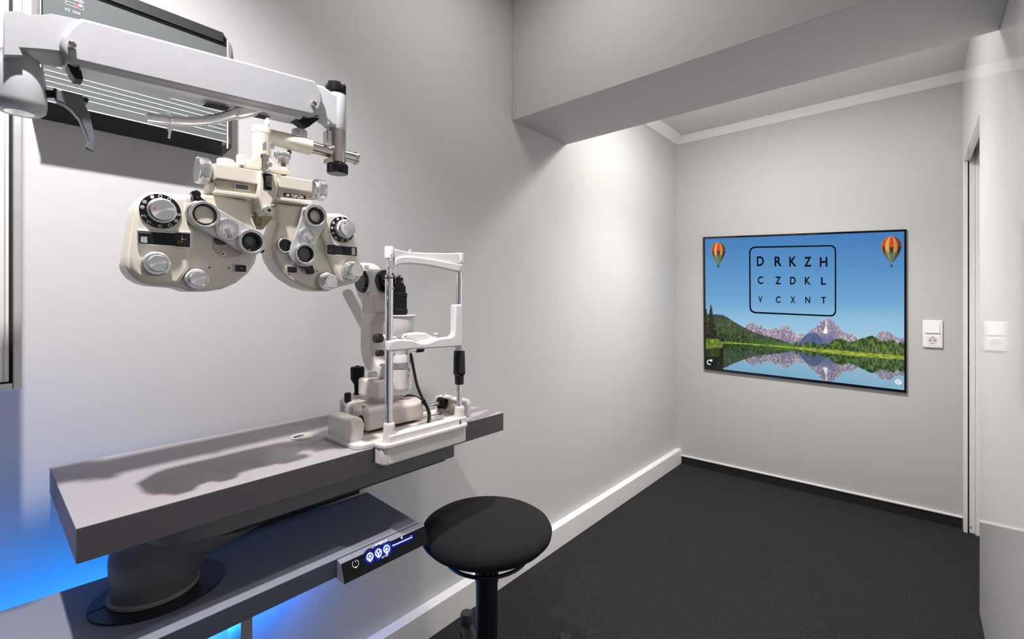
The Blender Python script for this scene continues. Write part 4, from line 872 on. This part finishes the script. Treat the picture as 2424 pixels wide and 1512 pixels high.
# lower centre parts
s_ = MB(); s_.disc(636, 497, 10.5, CB-.03, CB+.014); nk = s_.build('nose_knob', 'alu', ph, bevel=.0015); s_ = MB(); s_.disc(638, 497.5, 4, CB+.013, CB+.0148); s_.build('knob_socket', 'dark', nk)
ypl = MB().plate(P3([(1590,450),(1700,455),(1830,460),(1842,485),(1740,605),(1720,622),(1660,615)]), CB-.030, CB-.036).build('nose_plate', 'yellow', ph, bevel=.001)
MB().plate(P3([(1635,395),(1712,455),(1708,570),(1638,555)]), CB-.025, CB-.031).build('plate_tab', mat('tab_brown', (.24, .20, .16), .45), ypl)
MB().plate(P3([(1590,290),(1660,300),(1640,455),(1588,440)]), CB-.036, CB-.04).build('slide_rail', 'white', ph)

# ------------------------------------------------------------------ slit lamp
sl = thing('slit_lamp', 'off-white slit lamp microscope with chin rest standing on the far end of the worktop', 'slit lamp', (.33, .76, TZ))
MB().prism([(.27, .575, TZ), (.41, .575, TZ), (.425, .590, TZ), (.425, .612, TZ), (.46, .622, TZ), (.46, .885, TZ), (.432, .905, TZ), (.432, .935, TZ), (.27, .935, TZ)], (0, 0, .011)).build('base_plate', 'offwhite', sl, bevel=.002)
lc = MB().loft([[(.274+(.387-.274)*t if False else x, .580, z) for x, z in ((.274, TZ+.006), (.388, TZ+.006), (.391, TZ+.050), (.382, TZ+.064), (.284, TZ+.064), (.274, TZ+.054))], [(x, .615, z) for x, z in ((.274, TZ+.006), (.388, TZ+.006), (.391, TZ+.050), (.382, TZ+.064), (.284, TZ+.064), (.274, TZ+.054))]]).build('rail_cover', 'offwhite', sl, bevel=.006, seg=4)
for x, z in ((.281, TZ+.020), (.383, TZ+.014)): MB().cyl((x, .577, z), (x, .5815, z), .0028).build('screw', 'steel', lc)
rc_pts = ((.312, TZ+.004), (.430, TZ+.004), (.430, TZ+.052), (.422, TZ+.064), (.322, TZ+.064), (.312, TZ+.056))
rc = MB().loft([[(x, .918, z) for x, z in rc_pts], [(x, .935, z) for x, z in rc_pts]]).build('rail_cover', 'offwhite', sl, bevel=.004)
MB().box(.316, .428, .905, .9185, TZ+.058, TZ+.064).build('cover_lip', 'offwhite', rc, bevel=.002); MB().box(.312, .318, .900, .9185, TZ+.006, TZ+.062).build('cover_lip', 'offwhite', rc, bevel=.002)
MB().box(.318, .425, .912, .9185, TZ+.012, TZ+.058).build('cover_inside', 'warm', rc)
ax = (.335, TZ+.045)
axo = MB().cyl((ax[0], .612, ax[1]), (ax[0], .912, ax[1]), .0065).build('axle', 'chrome', sl)
MB().lathe((ax[0], .893, ax[1]), Y1, [(0, .010), (.004, .010), (.004, .017), (.012, .0175), (.014, .012), (.019, .021)], 32).build('axle_hub', 'gloss', axo)
rkm = MB()
for i in range(9): rkm.lathe((.345+.0085*i, .903, TZ+.0155), Y1, [(0, .0022), (.012, .0022)], 10)
rkm.build('rack_tooth', 'chinwhite', sl)
MB().box(.340, .425, .900, .917, TZ+.010, TZ+.015).build('rack_plate', 'offwhite', sl)
# front apron hanging over the worktop's edge
MB().prism([(.452, .612, TZ+.004), (.470, .616, TZ+.004), (.476, .630, TZ+.004), (.476, .872, TZ+.004), (.470, .882, TZ+.004), (.445, .884, TZ+.004), (.425, .884, TZ+.004), (.425, .612, TZ+.004)], (0, 0, .0095)).build('apron_rim', 'offwhite', sl, bevel=.002)
MB().prism([(.434, .614, TZ-.037), (.462, .616, TZ-.037), (.470, .626, TZ-.037), (.470, .874, TZ-.037), (.464, .881, TZ-.037), (.434, .881, TZ-.037)], (0, 0, .042)).build('front_apron', 'offwhite', sl, bevel=.008, seg=4)
fwl = MB().box(.440, .468, .634, .881, TZ+.010, TZ+.030).build('front_wall', 'offwhite', sl, bevel=.002)
MB().box(.422, .4395, .828, .8805, TZ+.010, TZ+.0298).build('corner_block', 'offwhite', fwl, bevel=.003)
wk = MB(); q_ = Vector((.4684, .857, TZ+.0195))
wk.lathe(q_+Z1*.0055, X1, [(0, .0015), (.0003, .0015)], 12)
for a_, b_ in (((0, .0035), (0, -.0015)), ((0, .0025), (-.0035, -.0005)), ((0, .0025), (.0035, -.0005)), ((0, -.001), (-.0025, -.007)), ((0, -.001), (.0025, -.007))):
    p_ = q_+Vector((0, *a_)); r_ = q_+Vector((0, *b_)); d_ = (r_-p_).normalized(); s_ = Vector((0, -d_.z, d_.y))*.0008; wk.prism([p_-s_, p_+s_, r_+s_, r_-s_], (.0003, 0, 0))
wk.build('type_b_logo', 'ink', fwl)
# carriage with joystick
cpts = [(.360, .640), (.360, .818), (.345, .826), (.305, .850), (.15, .835), (.115, .80), (.108, .76), (.112, .715), (.150, .682), (.272, .656), (.290, .640)]
ca = MB().prism([(x, y, TZ+.018) for x, y in cpts], (0, 0, .050)).build('carriage', 'warm', sl, bevel=.009, seg=4)
MB().prism([(x, y, TZ+.011) for x, y in [(.34, .66), (.34, .80), (.16, .81), (.13, .76), (.16, .70), (.28, .67)]], (0, 0, .008)).build('carriage_foot', 'dark', ca)
d1 = Vector((.272-.150, .656-.682, 0)).normalized(); n1 = Vector((d1.y, -d1.x, 0))
if n1.y > 0: n1 = -n1
lp = Vector((.150, .682, TZ+.023))+n1*.0003
lb_ = MB().prism([lp+d1*.015, lp+d1*.112, lp+d1*.112+Z1*.036, lp+d1*.015+Z1*.036], n1*.0006).build('label_plate', 'sticker', ca)
mk = MB()
for i in range(7): a_ = lp+d1*(.022+.004*(i % 2))+n1*.0008+Z1*(.004+.0042*i); mk.prism([a_, a_+d1*(.034-.006*(i % 3)), a_+d1*(.034-.006*(i % 3))+Z1*.0009, a_+Z1*.0009], n1*.0002)
mk.build('text_print', 'ink', lb_)
MB().cyl((.335, .6385, TZ+.045), (.335, .650, TZ+.045), .012).build('axle_bore', 'dark', ca)
jz = TZ+.066
js = MB().lathe((.138, .745, jz), Z1, [(0, .010), (.004, .011), (.010, .0085), (.032, .010), (.048, .0195), (.078, .0205), (.084, .019), (.086, .006), (.088, .004)], 36).build('joystick', 'rubber', sl, ang=30)
q_ = (.206, .675); MB().knurl((*q_, TZ+.066), (*q_, TZ+.092), .0088, 14, .08).build('lock_knob', 'rubber', sl)
q_ = (.342, .646); MB().knurl((*q_, TZ+.066), (*q_, TZ+.084), .0085, 20, .06).build('brake_knob', 'steel', sl)
# pivot block
MB().box(.218, .293, .715, .800, TZ+.064, TZ+.082).build('pivot_neck', 'warm', sl, bevel=.003)
pb_ = MB().box(.205, .305, .705, .815, TZ+.080, TZ+.131).build('pivot_block', 'offwhite', sl, bevel=.008, seg=4)
MB().cyl((.285, .728, TZ+.1305), (.285, .728, TZ+.1325), .0095).build('block_plug', 'steel', pb_)
# microscope arm
ar = [(.168, 1.278), (.165, 1.110), (.172, 1.082), (.190, 1.055), (.215, 1.036), (.250, 1.028), (.292, 1.028), (.292, 1.066), (.258, 1.072), (.240, 1.082), (.230, 1.098), (.228, 1.180), (.240, 1.204), (.246, 1.215), (.246, 1.278)]
MB().prism([(x, .735, z) for x, z in ar], (0, .046, 0)).build('microscope_arm', 'offwhite', sl, bevel=.009, seg=4)
MB().prism([(x, .732, z) for x, z in [(.185, 1.275), (.185, 1.214), (.247, 1.214), (.247, 1.275)]], (0, .060, 0)).build('arm_head_block', 'warm', sl, bevel=.003)
ucv = MB()
for i in range(3): ucv.lathe((.246, .745+.016*i, 1.2115), Z1, [(0, .0022), (.004, .0022)], 12)
ucv.build('arm_screw', 'steel', sl)
MB().knurl((.268, .700, 1.046), (.268, .724, 1.046), .010, 20, .04).build('arm_lock_knob', 'chinwhite', sl)
# microscope head
hd_ = MB().box(.160, .246, .722, .812, 1.270, 1.338).build('microscope_head', 'offwhite', sl, bevel=.012, seg=4)
MB().prism([(.247, .728, 1.262), (.2475, .7335, 1.30), (.2475, .7385, 1.30), (.249, .752, 1.262)], (-.02, 0, 0)).build('head_wedge', 'offwhite', hd_, bevel=.002)
ob = MB().lathe((.240, .7685, 1.304), X1, [(0, .0335), (.012, .033), (.016, .031), (.0165, .027), (.012, .026), (.012, .001)], 48).build('objective', 'gloss', hd_)
for dy in (-.010, .012): MB().torus((.2545, .7685+dy, 1.302), X1, .0075, .0007, 28, 6).build('lens_rim', 'steel', ob)
mg = MB().lathe((.203, .7225, 1.303), -Y1, [(-.002, .033), (.003, .033), (.006, .030), (.009, .028), (.0095, .001)], 48).build('magnification_knob', 'gloss', hd_, bevel=.001)
mk = MB(); mk.txt('16', (.216, .7125, 1.308), X1, Z1, .006, .007, 0); mk.build('orange_print', 'orange', mg); mk = MB(); mk.txt('6', (.219, .7125, 1.288), X1, Z1, .005, .004, 0); mk.build('digit_print', 'print', mg)
MB().lathe((.205, .812, 1.303), Y1, [(-.002, .026), (.010, .026), (.014, .020), (.028, .019), (.030, .010)], 40).build('magnification_knob', 'black', hd_, bevel=.001)
MB().loft([[(.10+.05*math.cos(t)*1.0+.03, .735+.020*math.sin(t)*0+.0, 1.33) for t in (0, 1)]+[(.10, .735, 1.34)] for _ in ()] or [[(.178, .728, 1.334), (.178, .806, 1.334), (.085, .806, 1.334), (.085, .728, 1.334)], [(.172, .734, 1.352), (.172, .800, 1.352), (.090, .800, 1.352), (.090, .734, 1.352)], [(.158, .744, 1.362), (.158, .788, 1.362), (.10, .788, 1.362), (.10, .744, 1.362)]]).build('binocular_housing', 'offwhite', hd_, bevel=.006, seg=3)
for dy in (.742, .792): 
    ey = MB().cyl((.095, dy, 1.344), (.045, dy, 1.352), .015, .017).build('eyepiece', 'black', hd_, bevel=.002)
for dy in (.744, .752): MB().box(.1775, .1795, dy, dy+.005, 1.338, 1.352).build('vent_slot', 'grille', hd_)
MB().cyl((.245, .790, 1.336), (.232, .806, 1.344), .0016).build('filter_pin', 'steel', hd_)
# illumination tower
IX, IY = .300, .7805; ic_ = Vector((IX, IY, 0)); kI = depth(Vector((IX, IY, 1.2)))/F
zi = lambda y: CAM.z+(HY-y)*kI
def L(prof, name, m, par=sl, bv=0, n=44): return MB().lathe((IX, IY, 0), Z1, [(zi(y), r*kI) for y, r in prof], n).build(name, m, par, bevel=bv)
L([(918, 18.5), (872.5, 18.5)], 'column', 'offwhite'); L([(871.5, 19), (857.5, 19)], 'column_ring', mat('ring_grey', (.33, .33, .35), .3, .4)); L([(857, 18.7), (846, 18.3), (840, 17), (838.5, 12)], 'column_cap', 'chinwhite')
L([(840, 15), (812, 17), (805, 22)], 'column_neck', 'offwhite')
dm_ = L([(815, 19), (803, 26), (791, 33), (765.7, 33.8), (765.3, 33.3), (765, 33.8), (750, 34.4)], 'lamp_drum', 'offwhite', n=56); L([(750, 35), (746.5, 38), (745, 37.5)], 'drum_plate', 'chinwhite', dm_, n=56)
lh = L([(746, 16.6), (742, 16.8), (741.8, 18.5), (732, 18.7), (731, 17), (702.8, 16.8), (702.6, 17.8), (693.5, 17.8), (693, 14.4), (677.5, 14), (677, 12.5)], 'lamp_house', 'rubber', bv=.0006)
fn = MB().prism([Vector((IX+.008, IY, 0))+Vector((0, x*kI, zi(y))) for x, y in ((-12, 677), (-8, 672.5), (-5.5, 667), (-5.5, 657), (5.5, 657), (5.5, 667), (7.5, 672.5), (11.5, 677))], (-.016, 0, 0)).build('filter_lever', 'rubber', lh, bevel=.0006)
MB().cyl((IX, IY, zi(657)), (IX, IY, zi(651)), .0022).build('lever_tip', 'rubber', fn)
MB().cyl((IX, IY-.0068, zi(651)), (IX, IY+.0068, zi(651)), .0022).build('lever_pin', 'chrome', fn)
mk = MB(); q_ = Vector((IX+.0085, IY+1.2*kI, zi(666))); mk.lathe(q_, X1, [(0, .0016), (.0003, .0016)], 12); mk.prism([q_+Vector((0, .0004, 0)), q_+Vector((0, .0018, 0)), q_+Vector((0, .0008, -.0048)), q_+Vector((0, -.0002, -.0048))], (.0003, 0, 0)); mk.build('lime_print', 'lime', fn)
MB().knurl((IX, .700, zi(797)), (IX, .722, zi(797)), .0122, 22, .05).build('slit_knob', 'gloss', sl); MB().cyl((IX, .722, zi(797)), (IX, .765, zi(797)), .009).build('knob_shaft', 'chinwhite', sl)
MB().knurl((IX, .706, zi(831)), (IX, .726, zi(831)), .0088, 20, .05).build('slit_knob', 'gloss', sl); MB().cyl((IX, .724, zi(831)), (IX, .848, zi(831)), .0055).build('knob_shaft', 'alu', sl)
MB().knurl((IX, .838, zi(831)), (IX, .862, zi(831)), .0092, 20, .05).build('slit_knob', 'rubber', sl)
bk_ = MB().prism([(IX+.012, IY+.018, zi(922)), (IX+.012, IY+.018, zi(826)), (IX+.012, IY+.033, zi(826)), (IX+.012, IY+.033, zi(920)), (IX+.012, IY+.024, zi(926))], (-.024, 0, 0)).build('tower_bracket', 'offwhite', sl, bevel=.001)
for y in (875.5, 890): MB().lathe((IX+.0115, IY+.0225, zi(y)), X1, [(0, .0032), (.0012, .0032), (.0013, .0020), (.0004, .0018)], 20).build('bracket_screw', 'steel', bk_)
MB().prism([(IX+.014, IY-.004, zi(806)), (IX+.014, IY-.004, zi(790)), (IX+.03, IY+.004, zi(788)), (IX+.03, IY+.010, zi(800))], (0, 0, .001)).build('mirror', mat('mirror_grey', (.35, .33, .32), .1, .9), sl)
# cables
def spl(pts, n=8):
    P_ = [Vector(p) for p in pts]; out = []
    for i in range(len(P_)-1):
        a, b, c, d = P_[max(i-1, 0)], P_[i], P_[i+1], P_[min(i+2, len(P_)-1)]
        for j in range(n): t = j/n; out.append(.5*((2*b)+(-a+c)*t+(2*a-5*b+4*c-d)*t*t+(-a+3*b-3*c+d)*t**3))
    return out+[P_[-1]]
MB().tube(spl([PX(971, 836, .31), PX(975, 850, .315), PX(980, 878, .325), PX(987, 910, .34), PX(997, 936, .355), PX(1008, 955, .372), PX(1016, 975, .39), PX(1017, 990, .405), PX(1014, 1006, .42)]), .0042, 12).build('lamp_cable', 'black', sl)
MB().tube(spl([PX(955, 942, .27), PX(966, 936, .275), PX(982, 938, .29), PX(995, 945, .33), PX(1003, 953, .362), PX(1011, 966, .379), PX(1015, 982, .395), PX(1013, 1004, .415)]), .0036, 12).build('base_cable', 'black', sl)
MB().torus(PX(1002.5, 950, .365), (PX(1008, 957, .372)-PX(1000, 945, .36)), .0062, .0016, 20, 8).build('cable_tie', 'gloss', sl)
MB().cyl(PX(958, 946, .27)-Z1*.006, PX(958, 940, .27)+Z1*.004, .007).build('cable_plug', 'black', sl)
# chin rest frame
PL, PR, PXF = .644, .870, .450
for y0, nm in ((PL, 0), (PR, 1)): 
    so_ = MB().lathe((PXF, y0, 0), Z1, [(TZ+.008, .0150), (TZ+.052, .0132), (TZ+.056, .0128), (TZ+.058, .0115)], 36).build('post_socket', 'offwhite', sl)
    for z in (TZ+.018, TZ+.045): MB().lathe((PXF+.0118, y0+.006, z), (1, .45, 0), [(0, .0030), (.0016, .0030), (.0018, .0020), (.0010, .0018)], 18).build('socket_screw', 'steel', so_)
k0 = depth(Vector((PXF, PL, 1.2)))/F; k1 = depth(Vector((PXF, PR, 1.2)))/F
zl = lambda y: CAM.z+(HY-y)*k0
zr = lambda y: CAM.z+(HY-y)*k1
p1_ = MB().lathe((PXF, PL, 0), Z1, [(TZ+.055, .0094), (zl(653), .0094), (zl(651), .0086)], 36).build('left_post', 'chrome', sl)
MB().lathe((PXF, PL, 0), Z1, [(zl(652), .0062), (zl(608), .0062)], 28).build('inner_rod', 'chrome', p1_)
MB().torus((PXF, PL, zl(657.5)), Z1, .0100, .0013, 36, 8).build('stop_ring', 'rubber', p1_)
MB().lathe((PXF+.0080, PL+.0052, zl(682)), (1, .6, 0), [(0, .0026), (.0022, .0024), (.0026, .0015)], 16).build('post_screw', 'chrome', p1_)
p2_ = MB().lathe((PXF, PR, 0), Z1, [(TZ+.055, .0078), (zr(905), .0078)], 32).build('right_post', 'chrome', sl)
MB().lathe((PXF, PR, 0), Z1, [(zr(722), .0088), (zr(667), .0088), (zr(664), .0076), (zr(640), .0076)], 32).build('inner_rod', 'chrome', p2_)
def ribbed(i, h): return 1 if (i % 4) < 2 else .965
gp = MB().lathe((PXF, PR, 0), Z1, [(zr(909), .0112), (zr(906), .0122), (zr(888), .0130), (zr(885), .0162), (zr(880), .0168), (zr(836), .0154), (zr(831), .0150), (zr(829), .0130)], 64, mod=ribbed).build('height_grip', 'gloss', sl)
MB().lathe((PXF, PR, 0), Z1, [(zr(829), .0115), (zr(818), .0118)], 32).build('grip_collar', 'chinwhite', gp)
XF = .468
chin = [(820,1245),(950,1222),(1060,1228),(1110,1235),(1150,1255),(1200,1270),(1270,1266),(1340,1243),(1400,1216),(1560,1196),(1592,1172),(1602,1120),(1606,812),(1690,806),(1697,1306),(1560,1318),(1300,1335),(1100,1345),(960,1358),(820,1372)]
cho = MB().plate([c6(*p) for p in chin], XF, XF-.022).build('chin_frame', 'chinwhite', sl, bevel=.004, seg=3)
cup = [(960,1215),(1010,1165),(1060,1152),(1200,1143),(1260,1147),(1290,1168),(1310,1195),(1345,1198),(1400,1214),(1345,1240),(1270,1262),(1200,1266),(1150,1250),(1105,1232)]
MB().plate([c6(*p) for p in cup], XF-.020, XF-.050).build('chin_cup', 'chinwhite', cho, bevel=.007, seg=3)
def pan_():
    b = MB(); rows = []
    for i in range(9):
        t = i/8; x = XF-.004-.046*t; row = []
        for j in range(15):
            s_ = j/14; y = PX(*c6(980, 1215), XF).y+(PX(*c6(1410, 1215), XF).y-PX(*c6(980, 1215), XF).y)*s_
            zc = PX(*c6(1200, 1222), XF).z; z = zc-.010*math.sin(PI*s_)*(1-.6*t)+.008*t*t
            row.append(b.bm.verts.new((x, y, z)))
        rows.append(row)
    for a, c in zip(rows, rows[1:]):
        for j in range(14): b.bm.faces.new([a[j], a[j+1], c[j+1], c[j]])
    o = b.build('cup_liner', 'chinwhite', cho); m_ = o.modifiers.new('thick', 'SOLIDIFY'); m_.thickness = .002
pan_()
for x, y in ((1003, 1190), (1372, 1172)):
    q_ = PX(*c6(x, y), XF-.010); MB().lathe(q_, Z1, [(-.008, .0032), (.001, .0032), (.002, .0060), (.0048, .0058), (.0052, .0040)], 24).build('paper_pin', 'chinwhite', cho)
cap_l = MB().lathe((PXF, PL, 0), Z1, [(zl(611), .0108), (zl(585), .0106), (zl(583), .0095)], 36).build('post_cap', 'chinwhite', sl)
MB().lathe((PXF, PR, 0), Z1, [(zr(623), .0092), (zr(600), .0090), (zr(598.5), .0080)], 36).build('post_cap', 'chinwhite', sl)
MB().plate([c6(*p) for p in [(810,272),(862,268),(866,375),(812,372)]], PXF+.0105, PXF-.004).build('band_clamp', 'alu', sl, bevel=.002)
MB().plate([c6(*p) for p in [(1628,330),(1690,326),(1694,420),(1632,422)]], PXF+.0095, PXF-.004).build('band_clamp', 'chinwhite', sl, bevel=.002)
for x, y, y_ in ((842, 302, 0), (842, 345, 0), (842, 222, 0), (1676, 292, 1), (1676, 358, 1), (1676, 398, 1)):
    q_ = PX(*c6(x, y), PXF+.0105); MB().lathe(q_-X1*.003, X1, [(0, .0022), (.0036, .0022), (.0037, .0014), (.0028, .0012)], 16).build('clamp_screw', 'steel', sl)
def sweep(top, bot, y_of, bow, th, name, par):
    b = MB(); rings = []
    for (xt, yt), (xb_, yb_) in zip(top, bot):
        s_ = (xt-866)/(1690-866); bo = -bow*math.sin(PI*min(max(s_, 0), 1)); x = PXF+.004+bo
        A_ = PX(*c6(xt, yt), PXF+.004); B_ = PX(*c6(xb_, yb_), PXF+.004)
        rings.append([(x-th/2, A_.y, A_.z), (x+th/2, A_.y, A_.z), (x+th/2, B_.y, B_.z), (x-th/2, B_.y, B_.z)])
    return b.loft(rings).build(name, 'chinwhite', par, bevel=.003, seg=3, ang=50)
bp_ = sweep([(866,143),(950,163),(1020,174),(1080,181),(1300,190),(1500,195),(1690,194)], [(866,268),(950,262),(1020,258),(1080,258),(1300,285),(1500,312),(1690,325)], None, .012, .010, 'forehead_plate', sl)
sweep([(868,268),(900,247),(960,236),(1040,235),(1150,245),(1300,266),(1480,300),(1640,330)], [(868,360),(900,342),(960,328),(1040,325),(1150,331),(1300,350),(1480,386),(1640,424)], None, .004, .016, 'forehead_band', sl)
q_ = PX(*c6(1062, 165), PXF-.004); MB().cyl(q_-Z1*.004, q_+Z1*.002, .0035).build('plate_pin', 'chinwhite', bp_)

# ------------------------------------------------------------------ light
def lamp(name, kind, loc, power, col=(1, 1, 1), size=.03, rot=None, **k):
    l = bpy.data.lights.new(name, kind); l.energy = power; l.color = col
    if kind == 'AREA':
        l.shape = k.get('shape', 'RECTANGLE'); l.size = size
        if 'size_y' in k: l.size_y = k['size_y']
    else: l.shadow_soft_size = size
    if 'spread' in k: l.spread = k['spread']
    if kind == 'SPOT': l.spot_size = k.get('cone', 2.2); l.spot_blend = k.get('blend', .4)
    o = bpy.data.objects.new(name, l); COL.objects.link(o); o.location = loc
    if rot: o.rotation_euler = rot
    return o
def aim(a, b): return (Vector(b)-Vector(a)).to_track_quat('-Z', 'Y').to_euler()
KP = (.71, .03, 2.50)
lamp('ceiling_spotlight', 'SPOT', KP, 165, (1.0, .965, .985), .022, aim(KP, (.22, .02, .75)), cone=math.radians(116), blend=1.0)
lamp('room_fill_spot', 'SPOT', (.95, 1.02, 2.66), 60, (1.0, .97, .945), .05, (0, 0, 0), cone=math.radians(66), blend=.8)  # added fill spot brightening the floor and lower walls, no fitting seen
lamp('room_fill_area', 'AREA', (.55, 1.10, 2.68), 5.8, (1.0, .97, .95), .4, None, size_y=.4)  # added soft overhead fill for the upper wall and beam front
lamp('niche_light', 'POINT', (.60, 2.46, 2.34), 8, (1.0, .965, .92), .05)
lamp('niche_fill_disk', 'AREA', (.80, 2.52, 2.47), 18, (1.0, .97, .935), .18, (0, 0, 0), shape='DISK')  # added soft fill to even out the niche walls
lamp('niche_fill_spot', 'SPOT', (.85, 2.55, 2.46), 150, (1.0, .97, .935), .06, (0, 0, 0), cone=math.radians(116), blend=1.0)  # second added niche fill, lifting the lower walls and floor
lamp('led_up', 'AREA', (.060, -.24, .47), 2.2, (.0, .22, 1.0), 1.0, (math.radians(158), 0, PI/2), size_y=.04, spread=math.radians(75))
lamp('led_side', 'AREA', (.060, .52, .50), 2.4, (.0, .17, 1.0), .16, (math.radians(60), 0, PI/2), size_y=.03)
lamp('led_leg', 'POINT', (.060, .35, .42), 1.6, (.02, .40, 1.0), .012)
w = bpy.data.worlds.new('world'); scene.world = w; w.use_nodes = True
w.node_tree.nodes['Background'].inputs['Color'].default_value = (.05, .05, .05, 1)
vs = scene.view_settings; vs.view_transform = 'Standard'; vs.look = 'None'; vs.exposure = 0; vs.gamma = 1; vs.use_curve_mapping = False
scene.display_settings.display_device = 'sRGB'
scene.cycles.max_bounces = 10; scene.cycles.diffuse_bounces = 6
